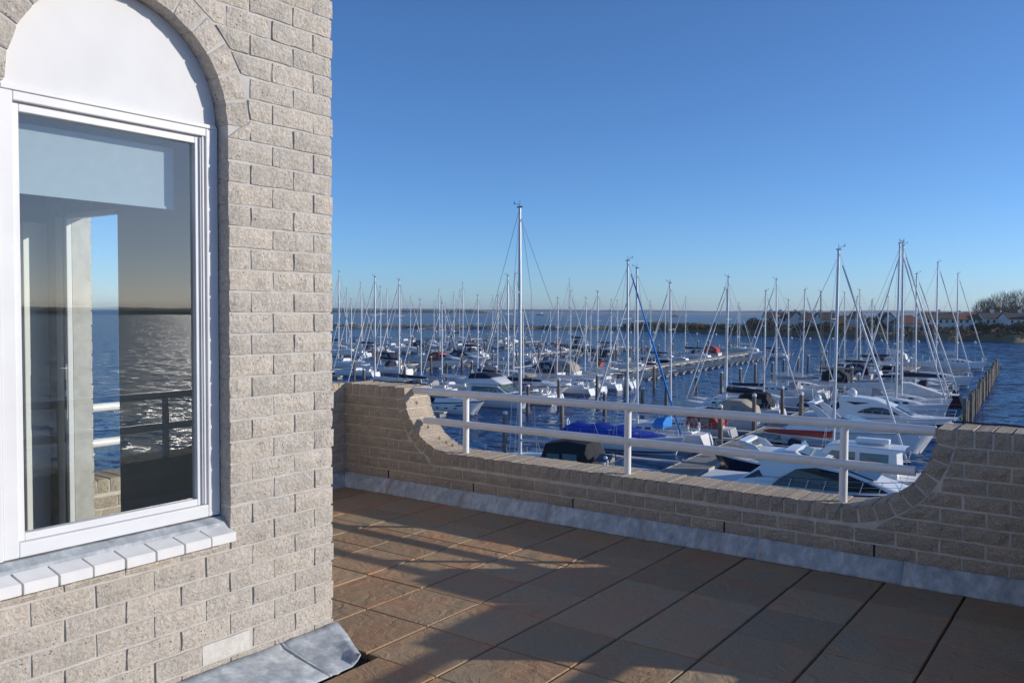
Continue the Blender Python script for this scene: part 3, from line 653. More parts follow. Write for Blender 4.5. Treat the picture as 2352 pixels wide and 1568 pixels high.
    if solar:
        so_ = MB()
        for s in (-1, 1): so_.add([(-4.9, s*.25, 1.95), (-4.9, s*1.15, 1.75), (-4.3, s*1.2, 1.78), (-4.3, s*.3, 1.98)], [(0, 1, 2, 3)]).tube([(-4.6, s*.7, 1.05), (-4.6, s*.7, 1.86)], .02, 5)
        o = so_.build('solar_panel', MAT['solar'], root); md = o.modifiers.new('thickness', 'SOLIDIFY'); md.thickness = .03
    return root

def side_panels(parent, name, mat, poly, w, off=.012):
    """panel outlines (x, z) laid on both sides of a superstructure whose half width is w(x, z)"""
    for s in (-1, 1):
        n = len(poly); b = MB()
        b.add([(x, s*(w(x, z)+off), z) for x, z in poly]+[(x, s*(w(x, z)-.02), z) for x, z in poly], [tuple(range(n)), tuple(reversed(range(n, 2*n)))]+[(k, (k+1) % n, n+(k+1) % n, n+k) for k in range(n)])
        b.build(name, mat, parent)
def house(parent, name, mat, prof, w, smooth=28):
    """superstructure lofted across the boat from its side outline: w(x, z) half width"""
    b = MB(); n = len(prof); cols = []
    for f in (-1, -.93, -.6, 0, .6, .93, 1):
        col = []
        for x, z in prof:
            crown = .06*(1-abs(f)**2)
            col.append((x, f*w(x, z), z-(.05 if abs(f) == 1 else 0)+crown if z > prof[0][1]+.05 else z))
        cols.append(col)
    b.loft(cols, closed=True); return b.build(name, mat, parent, smooth)
def guard(parent, L, beam, plan, sh, t0, t1, h=.65, n=8, low=True):
    gr = MB()
    for s in (-1, 1):
        pts = []
        for i in range(n+1):
            t = t0+(t1-t0)*i/n; w = beam/2*interp(plan, t)*.94; x = -L/2+L*t
            gr.tube([(x-.12, s*w, sh(t)), (x+.06, s*w, sh(t)+h)], .017, 5); pts.append((x+.06, s*w, sh(t)+h))
        gr.tube(pts, .019, 5)
        if low: gr.tube([(p[0]-.06, p[1], p[2]-h*.45) for p in pts], .01, 4)
    gr.build('guard_rail', MAT['steel'], parent)

def motor_base(name, L, beam, fb, fbow, hull='gelcoat', lower=None, rub='grey_hull', plan=MOTOR_PLAN):
    root = empty(name); sh = lambda t: fb+(fbow-fb)*t**1.8
    hb, db = hull_mesh(L, beam, plan, sh, flare=.84, rake=-.1, bow_rake=1.3, ns=16, keel=-.3)
    ho = hb.build('hull', MAT[hull], root, 45); db.build('deck', MAT['deck'], root, 45)
    r = MB()
    for s in (-1, 1):
        pts = [(-L/2+L*i/16, s*(beam/2*interp(plan, i/16)+.01), sh(i/16)-.06) for i in range(17)]; r.tube(pts, .045, 5)
    r.build('rubbing_strake', MAT[rub], ho, 60)
    if lower:
        st = MB()
        for s in (-1, 1):
            lo_, mi_, up_ = [], [], []
            for i in range(17):
                t = i/16; w = beam/2*interp(plan, t); z = sh(t)
                def pt(sf, wf): tt = 1-sf; return (-L/2+L*t+.1*tt*(1-t)**6-1.3*tt*t**8, s*(w*wf+.014), z*sf)
                lo_.append(pt(.12, .756)); mi_.append(pt(.4, .872)); up_.append(pt(.72, .942))
            st.loft([lo_, mi_, up_], caps=False)
        st.build('hull_band', MAT[lower], ho, 60)
    MB().box(-L/2-.75, -L/2+.02, -beam*.42, beam*.42, .28, .40).build('bathing_platform', MAT['teak'], root, bevel=.03)
    return root, sh

def radar_dome(parent, c, r=.28):
    b = MB(); rings = []
    for k in range(7):
        a = math.pi*k/6; rr = max(r*math.sin(a), .01); rings.append([(c[0]+rr*math.cos(2*math.pi*j/12), c[1]+rr*math.sin(2*math.pi*j/12), c[2]-r*1.05*math.cos(a)) for j in range(12)])
    b.loft(rings, closed=True).build('radar_dome', MAT['gelcoat'], parent, 60)

# ---------------------------------------------------------------- motor boats
def flybridge_cruiser():
    root, sh = motor_base('flybridge_cruiser', 9.4, 3.3, 1.15, 1.75, rub='stripe')
    w = lambda x, z: 1.42-.16*max(0, z-1.2)-.10*max(0, x-.5)
    c = house(root, 'cabin', MAT['gelcoat'], [(-3.0, 1.1), (-2.85, 2.3), (.75, 2.3), (1.95, 1.5), (2.7, 1.42), (3.1, 1.3), (3.1, 1.1)], w)
    side_panels(c, 'window', MAT['dark_glass'], [(-2.35, 1.6), (.85, 1.6), (.45, 2.12), (-2.3, 2.12)], w)
    side_panels(c, 'window', MAT['clear_pane'], [(1.0, 1.6), (1.65, 1.6), (.62, 2.18), (.58, 2.14)], w)
    MB().add([(.80, -1.05, 2.27), (.80, 1.05, 2.27), (1.94, 1.0, 1.53), (1.94, -1.0, 1.53)], [(0, 1, 2, 3)]).add([(.72, -1.0, 2.2), (.72, 1.0, 2.2), (1.86, .95, 1.46), (1.86, -.95, 1.46)], [(0, 1, 2, 3)]).build('windscreen', MAT['clear_pane'], c, loc=(.03, 0, .075))
    f = house(root, 'flybridge', MAT['gelcoat'], [(-2.9, 2.36), (-2.75, 2.85), (-.2, 2.95), (.2, 3.0), (1.35, 2.42), (1.3, 2.36)], lambda x, z: 1.32-.12*max(0, x), 40)
    cv = house(root, 'flybridge_cover', MAT['navy'], [(-2.85, 2.92), (-2.6, 3.35), (-.9, 3.45), (.05, 3.1), (.05, 2.98)], lambda x, z: 1.22-.2*(z-2.9), 50)
    guard(root, 9.4, 3.3, MOTOR_PLAN, sh, .5, .97, .6)
    MB().ring((.5, 1.62, 1.0), (0, 1, 0), .01, .16, 4, 6).tube([(.5, 1.74, .35), (.5, 1.74, .85)], .12, 8).build('fender', MAT['gelcoat'], root, 60)
    return root
def sports_cruiser():
    root, sh = motor_base('sports_cruiser', 8.6, 2.9, 1.0, 1.35, lower=None, rub='navy_hull')
    w = lambda x, z: 1.15-.3*max(0, z-1.05)-.10*max(0, x)
    c = house(root, 'cabin', MAT['gelcoat'], [(-1.0, 1.0), (-.9, 1.5), (.6, 1.55), (2.6, 1.35), (3.3, 1.2), (3.3, 1.0)], w)
    MB().add([(-1.2, -1.05, 2.0), (-1.2, 1.05, 2.0), (.5, .95, 1.56), (.5, -.95, 1.56)], [(0, 1, 2, 3)]).add([(-1.2, 1.05, 2.0), (-1.7, 1.15, 1.5), (.2, 1.0, 1.5), (.5, .95, 1.56)], [(0, 1, 2, 3)]).add([(-1.2, -1.05, 2.0), (-1.7, -1.15, 1.5), (.2, -1.0, 1.5), (.5, -.95, 1.56)], [(0, 1, 2, 3)]).build('windscreen', MAT['clear_pane'], c)
    MB().box(1.0, 1.6, -.3, .3, 1.50, 1.58).build('deck_hatch', MAT['dark_glass'], c)
    cv = house(root, 'cockpit_cover', MAT['navy'], [(-3.9, 1.05), (-3.7, 1.5), (-1.4, 1.98), (-1.2, 1.9), (-1.1, 1.05)], lambda x, z: 1.2-.15*(z-1), 50)
    side_panels(root, 'hull_stripe', MAT['navy_hull'], [(-4.0, .68), (2.0, .78), (3.0, .95), (2.0, .93), (-4.0, .82)], lambda x, z: 1.45*interp(MOTOR_PLAN, (x+4.3)/8.6)*.955)
    for k in range(3): side_panels(root, 'porthole', MAT['dark_glass'], [(-.6+k, .52), (-.25+k, .53), (-.25+k, .63), (-.6+k, .62)], lambda x, z: 1.45*interp(MOTOR_PLAN, (x+4.3)/8.6)*.93)
    guard(root, 8.6, 2.9, MOTOR_PLAN, sh, .55, .98, .5)
    return root
def express_cruiser():
    root, sh = motor_base('express_cruiser', 12.4, 3.9, 1.35, 1.85, lower='navy_hull')
    w = lambda x, z: 1.62-.30*max(0, z-1.5)-.16*max(0, x-1.0)
    c = house(root, 'cabin', MAT['gelcoat'], [(-4.0, 1.3), (-3.7, 1.55), (-2.9, 2.2), (-3.1, 3.0), (-1.6, 3.12), (0, 2.98), (1.3, 2.55), (1.75, 2.35), (2.9, 1.78), (4.2, 1.75), (4.9, 1.6), (4.9, 1.3)], w)
    side_panels(c, 'window', MAT['dark_glass'], [(-1.5, 1.85), (1.9, 1.85), (1.2, 2.2), (.5, 2.38), (-.3, 2.36), (-.9, 2.18)], w)
    side_panels(c, 'window', MAT['dark_glass'], [(-2.5, 2.72), (-1.7, 2.5), (-.5, 2.72)], w)
    side_panels(c, 'aft_window', MAT['dark_glass'], [(-4.5, 1.5), (-2.75, 1.6), (-3.35, 2.55)], lambda x, z: 1.5-.25*(z-1.5))
    MB().add([(1.55, -1.05, 2.46), (1.55, 1.05, 2.46), (2.85, 1.02, 1.83), (2.85, -1.02, 1.83)], [(0, 1, 2, 3)]).add([(1.5, -1.0, 2.3), (1.5, 1.0, 2.3), (2.8, 1, 1.7), (2.8, -1, 1.7)], [(0, 1, 2, 3)]).build('windscreen', MAT['dark_glass'], c, loc=(.03, 0, .08))
    radar_dome(root, (-2.3, .55, 3.42), .34); radar_dome(root, (-2.0, -.45, 3.42), .34)
    MB().tube([(-2.3, .55, 3.05), (-2.3, .55, 3.2)], .12, 8).tube([(-2.0, -.45, 3.05), (-2.0, -.45, 3.2)], .12, 8).build('dome_base', MAT['gelcoat'], root)
    guard(root, 12.4, 3.9, MOTOR_PLAN, sh, .42, .985, .62, 9)
    return root
def arch_cruiser():
    root, sh = motor_base('arch_cruiser', 10.6, 3.5, 1.2, 1.7, rub='grey_hull')
    w = lambda x, z: 1.4-.2*max(0, z-1.3)-.14*max(0, x-.4)
    c = house(root, 'cabin', MAT['gelcoat'], [(-.6, 1.2), (-.5, 1.85), (.9, 1.9), (2.4, 1.72), (4.0, 1.55), (4.2, 1.2)], w)
    MB().add([(-.9, -1.25, 2.35), (-.9, 1.25, 2.35), (.85, 1.15, 1.92), (.85, -1.15, 1.92)], [(0, 1, 2, 3)]).add([(-.9, 1.25, 2.35), (-1.9, 1.4, 1.75), (.4, 1.25, 1.75), (.85, 1.15, 1.92)], [(0, 1, 2, 3)]).add([(-.9, -1.25, 2.35), (-1.9, -1.4, 1.75), (.4, -1.25, 1.75), (.85, -1.15, 1.92)], [(0, 1, 2, 3)]).build('windscreen', MAT['clear_pane'], c)
    house(root, 'coaming', MAT['gelcoat'], [(-4.9, 1.2), (-4.7, 1.6), (-1.5, 1.75), (-.6, 1.75), (-.6, 1.2)], lambda x, z: 1.5-.15*(z-1.2))
    ar = MB()
    for s in (-1, 1): ar.prism([(-1.9, 1.5), (-.9, 1.5), (-2.4, 2.9), (-3.1, 3.25), (-3.35, 3.25), (-2.9, 2.7)], s*1.42-.06, s*1.42+.06)
    ar.prism([(-3.4, 3.2), (-2.75, 3.2), (-2.85, 3.32), (-3.4, 3.32)], -1.47, 1.47)
    ao = ar.build('radar_arch', MAT['gelcoat'], root, bevel=.03); radar_dome(root, (-2.95, .3, 3.52), .26)
    MB().tube([(-3.1, -.6, 3.32), (-3.2, -.6, 4.3)], .02, 5).build('aerial', MAT['steel'], ao)
    guard(root, 10.6, 3.5, MOTOR_PLAN, sh, .5, .98, .6)
    return root
def coupe_cruiser():
    root, sh = motor_base('coupe_cruiser', 12.6, 4.1, 1.35, 1.9, rub='stripe')
    w = lambda x, z: 1.72-.26*max(0, z-1.5)-.13*max(0, x-.5)
    c = house(root, 'cabin', MAT['gelcoat'], [(-4.4, 1.3), (-3.9, 1.5), (-2.6, 2.55), (-2.9, 2.8), (-.4, 2.95), (1.2, 2.75), (3.0, 2.2), (4.4, 1.75), (5.0, 1.55), (5.0, 1.3)], w)
    side_panels(c, 'window', MAT['dark_glass'], [(-2.0, 1.58), (4.0, 1.58), (3.3, 1.95), (1.7, 2.48), (.2, 2.68), (-.8, 2.52), (-1.6, 1.98)], w)
    side_panels(c, 'aft_window', MAT['dark_glass'], [(-3.6, 1.75), (-2.5, 1.95), (-2.75, 2.3)], w)
    MB().add([(1.15, -1.15, 2.80), (1.15, 1.15, 2.80), (3.1, 1.1, 2.2), (3.1, -1.1, 2.2)], [(0, 1, 2, 3)]).add([(1.1, -1.1, 2.6), (1.1, 1.1, 2.6), (3.0, 1.0, 2.0), (3.0, -1.0, 2.0)], [(0, 1, 2, 3)]).build('windscreen', MAT['dark_glass'], c, loc=(.03, 0, .07))
    f = house(root, 'flybridge', MAT['gelcoat'], [(-3.6, 2.85), (-3.3, 3.12), (-1.9, 3.15), (-1.5, 3.4), (-.9, 3.42), (-.5, 3.15), (.6, 2.95), (.5, 2.85)], lambda x, z: 1.35-.18*max(0, z-2.9)-.15*max(0, x))
    MB().add([(-.95, -1.0, 3.36), (-.95, 1.0, 3.36), (.35, .9, 3.0), (.35, -.9, 3.0)], [(0, 1, 2, 3)]).build('flybridge_screen', MAT['clear_pane'], f, loc=(.05, 0, .06))
    ar = MB()
    for s in (-1, 1): ar.prism([(-3.3, 3.2), (-2.7, 3.2), (-3.1, 3.55), (-3.9, 3.75), (-4.0, 3.62), (-3.5, 3.45)], s*1.12-.05, s*1.12+.05)
    ar.prism([(-4.0, 3.62), (-3.5, 3.58), (-3.6, 3.7), (-4.0, 3.75)], -1.16, 1.16); ar.build('radar_arch', MAT['gelcoat'], root, bevel=.03)
    guard(root, 12.6, 4.1, MOTOR_PLAN, sh, .28, .985, .62, 10)
    return root
def pilothouse_yacht():
    root, sh = motor_base('pilothouse_yacht', 12.6, 3.7, 1.3, 1.75, hull='navy_hull', rub='gelcoat')
    w = lambda x, z: 1.35-.12*max(0, z-1.5)-.06*max(0, x)
    c = house(root, 'coachroof', MAT['gelcoat'], [(-1.0, 1.25), (-1.0, 1.75), (2.0, 1.75), (4.2, 1.6), (4.6, 1.3)], lambda x, z: 1.2-.15*max(0, x-1))
    p = house(root, 'pilothouse', MAT['gelcoat'], [(-4.6, 1.25), (-4.5, 2.75), (-4.9, 2.9), (-1.2, 2.98), (-.75, 2.82), (.15, 1.75), (.15, 1.25)], w)
    side_panels(p, 'window', MAT['clear_pane'], [(-2.35, 2.0), (-.5, 2.0), (-1.1, 2.62), (-2.35, 2.62)], w); side_panels(p, 'window', MAT['clear_pane'], [(-4.1, 2.0), (-2.6, 2.0), (-2.6, 2.62), (-4.1, 2.62)], w)
    MB().add([(-.78, -1.0, 2.76), (-.78, 1.0, 2.76), (.1, 1.0, 1.85), (.1, -1.0, 1.85)], [(0, 1, 2, 3)]).build('windscreen', MAT['clear_pane'], p, loc=(.05, 0, .06))
    MB().box(-4.0, -2.2, -.35, .35, 3.04, 3.32).build('life_raft', MAT['gelcoat'], p, bevel=.06)
    for k in range(3): MB().box(1.0+k*1.0, 1.4+k*1.0, -.25, .25, 1.80, 1.87).build('deck_hatch', MAT['dark_glass'], c)
    MB().tube([(1.9, .35, 1.8), (1.9, .35, 2.15)], [.16, .12], 10).tube([(1.9, -.35, 1.8), (1.9, -.35, 2.15)], [.16, .12], 10).build('winch', MAT['black'], root, 50)
    guard(root, 12.6, 3.7, MOTOR_PLAN, sh, .04, .985, .68, 11)
    return root
def cabin_cruiser(canv):
    root, sh = motor_base('cabin_cruiser', 8.2, 2.9, 1.1, 1.45, rub='stripe')
    w = lambda x, z: 1.22-.2*max(0, z-1.2)-.12*max(0, x)
    c = house(root, 'cabin', MAT['gelcoat'], [(-.6, 1.1), (-.5, 1.7), (.8, 1.72), (2.2, 1.5), (3.0, 1.25), (3.0, 1.1)], w)
    side_panels(c, 'window', MAT['dark_glass'], [(-.2, 1.32), (1.6, 1.32), (1.2, 1.52), (-.2, 1.58)], w)
    MB().add([(-.7, -1.0, 2.25), (-.7, 1.0, 2.25), (.55, 1.0, 1.76), (.55, -1.0, 1.76)], [(0, 1, 2, 3)]).build('windscreen', MAT['clear_pane'], c, loc=(.0, 0, .02))
    cv = house(root, 'canopy', MAT[canv], [(-3.8, 1.15), (-3.6, 2.0), (-2.6, 2.55), (-1.2, 2.5), (-.6, 2.22), (-.5, 1.7), (-.5, 1.15)], lambda x, z: 1.28-.16*max(0, z-1.2), 50)
    side_panels(cv, 'canopy_window', MAT['clear_pane'], [(-3.1, 1.65), (-1.9, 1.65), (-1.9, 2.15), (-2.7, 2.15)], lambda x, z: 1.28-.16*max(0, z-1.2))
    guard(root, 8.2, 2.9, MOTOR_PLAN, sh, .5, .98, .5, 6)
    return root
def covered_boat(canv):
    root, sh = motor_base('covered_boat', 10, 3.4, 1.2, 1.6, rub='grey_hull')
    house(root, 'winter_tarpaulin', MAT[canv], [(-4.7, 1.15), (-4.5, 2.3), (-3.5, 2.75), (1.2, 2.65), (3.4, 1.9), (4.5, 1.5), (4.5, 1.3)], lambda x, z: (1.5-.42*max(0, z-1.3))*(1-.055*max(0, x)**1.6), 50)
    return root

def place(root, n, m, bow=1, sc=1.0, scz=None, yaw=0.0, z=0.0):
    root.location = mar(n, m, z); root.rotation_euler = (random.gauss(0, .011), random.gauss(0, .011), MTH+(0 if bow > 0 else math.pi)+yaw); root.scale = (sc, sc, scz or sc)

BERTHS = []
def note(n, m, w): BERTHS.append((n, m, w))
tag(flybridge_cruiser(), 'white flybridge cruiser with navy canvas on its upper deck', 'motorboat'); r_ = bpy.data.objects['flybridge_cruiser']; place(r_, -47.6, 76.2, 1); note(-47.6, 76.2, 3.4)
tag(sports_cruiser(), 'low white sports cruiser with a navy stripe along its hull', 'motorboat'); place(bpy.data.objects['sports_cruiser'], -48.6, 69.0, 1); note(-48.6, 69, 3)
tag(express_cruiser(), 'white express cruiser with twin radar domes and black lower hull', 'motorboat'); place(bpy.data.objects['express_cruiser'], -10.7, 76.4, 1, .95); note(-10.7, 76.4, 4)
tag(arch_cruiser(), 'white open cruiser with a swept back radar arch', 'motorboat'); place(bpy.data.objects['arch_cruiser'], -10.7, 67.2, 1); note(-10.7, 67.2, 3.6)
tag(coupe_cruiser(), 'sleek white coupe cruiser with long smoked side windows below the railing', 'motorboat'); place(bpy.data.objects['coupe_cruiser'], -9.0, 44.6, 1, .92); note(-9.0, 44.6, 4.2)
tag(pilothouse_yacht(), 'navy hulled yacht with a white pilothouse and deck rails', 'yacht'); place(bpy.data.objects['pilothouse_yacht'], -10.2, 50.2, -1, .95); note(-10.2, 50.2, 4)
DP = ['', 'first pontoon from palisade', 'second pontoon from palisade', 'third pontoon from palisade', 'fourth pontoon from palisade', 'outermost pontoon']
PLACE = {'1l': DP[1]+', far side', '1r': DP[1]+', palisade side', '2r': DP[2]+', palisade side', '2l': DP[2]+', far side', '3r': DP[3]+', palisade side', '3l': DP[3]+', far side', '4r': DP[4]+', palisade side', '4l': DP[4]+', far side', '5r': DP[5]}
# small cabin cruisers and covered boats between the sailing yachts
CC = {}
for canv, word, row, n, m, bow in (('beige', 'beige', '1l', -23.2, 72.2, -1), ('blackc', 'black', '1l', -23.5, 116.6, -1), ('navy', 'navy', '1l', -23.5, 132.5, -1), ('whitec', 'white', '1r', -12.2, 114.6, 1), ('navy', 'navy', '1r', -12.2, 120.4, 1), ('beige', 'beige', '2r', -49.3, 88.0, 1),
        ('navy', 'navy', '2l', -60.8, 108.0, -1), ('beige', 'beige', '2l', -60.8, 113.2, -1), ('redc', 'dark red', '3r', -87.8, 124.5, 1), ('navy', 'navy', '3r', -87.8, 131.0, 1), ('navy', 'navy', '3l', -98.2, 118.0, -1), ('redc', 'dark red', '2l', -60.8, 180.5, -1), ('navy', 'navy', '4r', -124.5, 168.0, 1), ('whitec', 'white', '1l', -23.5, 176.0, -1)):
    if canv not in CC: CC[canv] = cabin_cruiser(canv); o = CC[canv]
    else: o = copy_tree(CC[canv])
    tag(o, 'white cabin cruiser with %s canopy, %s' % (word, PLACE[row]), 'motorboat'); place(o, n, m, bow, 1.0, yaw=random.uniform(-.03, .03)); note(n, m, 3)
o = covered_boat('whitec'); tag(o, 'boat wrapped in a pale grey tarpaulin beside the pile palisade', 'boat'); place(o, -11.8, 98.2, 1); note(-11.8, 98.2, 3.5)

# sailing yachts: berth row, n, m of the mast, mast height, kind, bow direction
KIND = {'navy': ('white sloop with navy boom cover', dict(cover='navy', hood='navy')),
        'grey': ('white sloop with grey boom cover', dict(cover='greyc', hood='greyc')),
        'bare': ('white sloop with white boom cover', dict(cover='whitec', hood=None)),
        'blue': ('white sloop with blue boom cover', dict(cover='bluec', hood='bluec')),
        'red': ('white sloop with red boom cover', dict(cover='redc', hood='redc', ring='red', flag=True)),
        'black': ('white sloop with black cockpit tent', dict(cover='blackc', hood=None, tent='blackc')),
        'navyhull': ('navy sloop with navy boom cover', dict(hull='navy_hull', cover='navy', hood='navy', stripe='red_hull')),
        'darkmast': ('grey sloop with dark brown mast', dict(hull='grey_hull', cover='beige', hood='beige', mast='dark_mast')),
        'cream': ('cream sloop with beige hood', dict(hull='cream_hull', cover='beige', hood='beige', stripe='red_hull')),
        'redhull': ('dark red sloop with white cover', dict(hull='red_hull', cover='whitec', hood='navy')),
        'flag': ('white sloop flying a small ensign', dict(cover='greyc', hood='navy', flag=True))}
YACHTS = [
('1l',-25.4,81.5,11.9,'black',-1), ('1l',-27.0,86.0,10.8,'navy',-1), ('1l',-24.8,91.9,10.8,'navy',1), ('1l',-24.8,99.9,12.3,'grey',-1), ('1l',-24.2,104.2,10.0,'bare',-1), ('1l',-24.5,109.0,11.3,'bare',1),
('1l',-24.8,123.9,11.4,'darkmast',-1), ('1l',-24.8,141.8,11.6,'navy',-1), ('1l',-24.8,148.7,11.0,'bare',1), ('1l',-24.8,156.6,12.4,'navyhull',-1), ('1l',-24.8,163.0,10.8,'grey',1), ('1l',-25.0,169.0,10.6,'navy',-1), ('1l',-25.0,188.0,11.7,'bare',-1),
('1r',-10.9,89.0,15.1,'bare',1), ('1r',-10.9,93.3,15.2,'grey',1), ('1r',-12.1,103.0,16.2,'navyhull',-1), ('1r',-11.7,108.0,13.0,'navyhull',1), ('1r',-11.0,129.2,15.3,'bare',1), ('1r',-11.0,168.4,15.3,'bare',1),
('2r',-48.6,84.0,8.6,'bare',-1), ('2r',-48.1,80.4,12.4,'navy',-1), ('2r',-48.7,92.0,10.1,'bare',-1), ('2r',-48.9,95.7,8.9,'bare',-1), ('2r',-48.6,99.5,10.2,'bare',-1), ('2r',-48.8,103.4,11.1,'bare',-1), ('2r',-48.6,107.2,8.6,'navyhull',-1), ('2r',-48.6,186.6,10.4,'navy',-1),
('2l',-61.6,73.6,12.2,'bare',-1), ('2l',-61.6,77.8,12.0,'navy',-1), ('2l',-61.6,82.0,9.8,'grey',-1), ('2l',-61.6,86.2,9.5,'bare',-1), ('2l',-61.6,94.2,10.5,'navy',-1), ('2l',-62.0,98.3,10.6,'grey',1), ('2l',-61.9,102.3,13.6,'bare',1),
('2l',-61.6,119.1,11.6,'bare',1), ('2l',-61.6,127.7,8.8,'red',-1), ('2l',-61.7,134.5,10.5,'navy',1), ('2l',-61.8,139.0,10.4,'grey',-1), ('2l',-61.6,146.0,9.0,'redhull',-1), ('2l',-61.6,153.6,10.4,'navyhull',-1), ('2l',-61.6,161.3,9.6,'bare',-1), ('2l',-61.6,173.0,11.5,'navy',-1), ('2l',-61.6,207.9,10.7,'cream',1), ('2l',-62.0,212.6,9.6,'bare',-1),
('3r',-86.5,98.0,10.1,'bare',-1), ('3r',-86.5,104.8,12.1,'navy',-1), ('3r',-86.5,143.1,14.4,'bare',-1), ('3r',-86.5,183.1,12.9,'navyhull',-1),
('3l',-99.5,109.4,14.9,'bare',-1), ('3l',-99.5,137.6,12.4,'grey',1), ('3l',-99.5,146.5,14.0,'navy',-1), ('3l',-99.5,175.2,8.8,'flag',-1), ('3l',-99.5,184.1,9.2,'red',-1), ('3l',-99.5,194.3,16.4,'navyhull',-1),
('4r',-123.5,138.3,13.0,'bare',-1), ('4r',-123.5,143.2,14.3,'navyhull',-1), ('4r',-123.5,159.3,11.7,'bare',1), ('4r',-123.5,178.0,13.0,'bare',-1), ('4r',-123.5,196.0,12.5,'grey',-1), ('4r',-124.4,147.6,11.0,'grey',-1),
('4l',-136.5,149.2,14.8,'navy',1), ('4l',-136.5,167.7,13.5,'bare',-1), ('4l',-136.5,186.2,10.8,'flag',1), ('4l',-136.5,221.2,13.9,'bare',-1), ('4l',-137.2,192.0,10.4,'grey',1),
('5r',-151.0,174.4,12.6,'grey',1), ('5r',-151.0,191.2,15.1,'bare',-1), ('5r',-151.0,219.3,14.7,'navy',1)]
CENTRE = {'1l': -24.2, '1r': -11.5, '2r': -48.6, '2l': -61.4, '3r': -86.6, '3l': -99.4, '4r': -123.6, '4l': -136.4, '5r': -151}
PROTO = {}
for row, n, m, mh, kind, bow in YACHTS:
    base, kw = KIND[kind]
    if kind not in PROTO: PROTO[kind] = o = sailboat('sailing_yacht', **kw)
    else: o = copy_tree(PROTO[kind])
    tag(o, base+', '+PLACE[row], 'sailboat', 'sloops '+kind+' '+row)
    s = (mh+1.3)/13.85; sx = max(.8, min(s, 1.03))
    nn = n-bow*.6*sx
    nn += max(-1.2, min(1.2, CENTRE[row]-nn))*.6
    place(o, nn, m, bow, sx, s, yaw=random.uniform(-.025, .025)); note(nn, m, 3.3)
cnt = {}
for o in list(COL.objects):
    if o.parent is None and o.get('category') == 'sailboat': cnt.setdefault(o['label'], []).append(o)
ORD = 'first second third fourth fifth sixth seventh eighth ninth tenth eleventh twelfth thirteenth fourteenth fifteenth sixteenth seventeenth eighteenth nineteenth twentieth'.split()
ORD += ['twenty-'+w for w in ORD[:9]]+['thirtieth']+['thirty-'+w for w in ORD[:9]]
for lb, os_ in cnt.items():
    base, where = lb.split(', ', 1)
    for k, o in enumerate(sorted(os_, key=lambda q: q.location.dot(MAX))):
        if len(os_) == 1: del o['group']
        else: o['group'] = 'look-alike sloops, '+where; o['label'] = '%s %s from the terrace, %s' % (ORD[k], base, where)
# the four distinctive yachts close to the terrace
def special(label, n, m, mh, bow, **kw):
    o = sailboat('sailing_yacht', **kw); tag(o, label, 'sailboat'); s = (mh+1.3)/13.85; sx = min(s, 1.08); place(o, n-bow*.6*sx, m, bow, sx, s); note(n-bow*.6*sx, m, 3.5); return o
special('white yacht with black cockpit tent and solar panels on its stern rail', -25.0, 42.6, 14.5, -1, cover=None, hood=None, tent='blackc', solar=True, windows=3, genoa=None)
special('white yacht under a royal blue tarpaulin with a bright blue furled genoa', -24.6, 57.0, 12.2, 1, tarp='bluec', hood=None, genoa='bright_blue', windows=4)
special('white yacht with turquoise hood moored beside the blue tarpaulin yacht', -25.6, 61.3, 11.9, -1, cover='bluec', hood='bright_blue')
special('grey hulled yacht with red cockpit tent and red lifebuoy', -24.6, 65.8, 10.9, -1, hull='grey_hull', cover='greyc', hood=None, tent='redc', ring='red')
special('navy hulled yacht with a brick red sail cover on its boom', -10.2, 55.0, 12.4, 1, hull='navy_hull', cover='redc', hood='navy')

# ---------------------------------------------------------------- pontoons
def free(n0, n1, m, gap):
    return all(not (min(n0, n1)-1 < n < max(n0, n1)+1 and abs(m-bm) < w/2+gap) for n, bm, w in BERTHS)
def pontoon(n, m0, m1, label, sides, step=4.0, flen=8.6):
    root = tag(empty('floating_pontoon', mar(n, m0, 0), MTH), label, 'pontoon')
    ln = m1-m0
    MB().box(-1.05, 1.05, 0, ln, .42, .55).build('walkway', MAT['planks'], root)
    MB().box(-1.14, -1.052, 0, ln, .34, .57).box(1.052, 1.14, 0, ln, .34, .57).build('edge_beam', MAT['dock_edge'], root)
    k = 1.5
    while k < ln-3: MB().box(-1.0, 1.0, k, k+2.4, -.3, .40).build('float', MAT['concrete'], root); k += 5.5
    for s in sides:
        q = 2.0
        while q < ln-.5:
            if free(n+s*1.3, n+s*flen, m0+q, .38):
                f = MB().box(min(s*1.14, s*flen), max(s*1.14, s*flen), q-.26, q+.26, .40, .50).build('finger', MAT['dock_edge'], root)
                MB().box(min(s*(flen-2.6), s*(flen-.3)), max(s*(flen-2.6), s*(flen-.3)), q-.5, q+.5, -.3, .39).build('finger_float', MAT['concrete'], f)
                q += 3.6
            else: q += .35
    return root
pontoon(-17.5, 36, 181, 'planked floating pontoon between the navy hulled yachts and the tarpaulin yacht', (-1, 1))
pontoon(-55.2, 60, 204, 'floating pontoon with a row of empty finger berths', (-1, 1))
pontoon(-93, 84, 214, 'third floating pontoon out from the pile palisade', (-1, 1))
pontoon(-130, 118, 232, 'fourth floating pontoon out from the pile palisade', (-1, 1))
pontoon(-157, 150, 240, 'outermost floating pontoon of the marina', (1,))
def cross(n0, n1, m, label):
    root = tag(empty('cross_pontoon', mar(n0, m, 0), MTH), label, 'pontoon'); ln = n1-n0
    MB().box(0, ln, -.9, .9, .40, .53).build('walkway', MAT['planks'], root); MB().box(0, ln, -.98, -.902, .3, .55).box(0, ln, .902, .98, .3, .55).build('edge_beam', MAT['dock_edge'], root)
    k = 1.0
    while k < ln-3: MB().box(k, k+2.4, -.8, .8, -.3, .39).build('float', MAT['concrete'], root); k += 6
cross(-30, -4.5, 183, 'short cross pontoon closing the end behind the pile palisade')
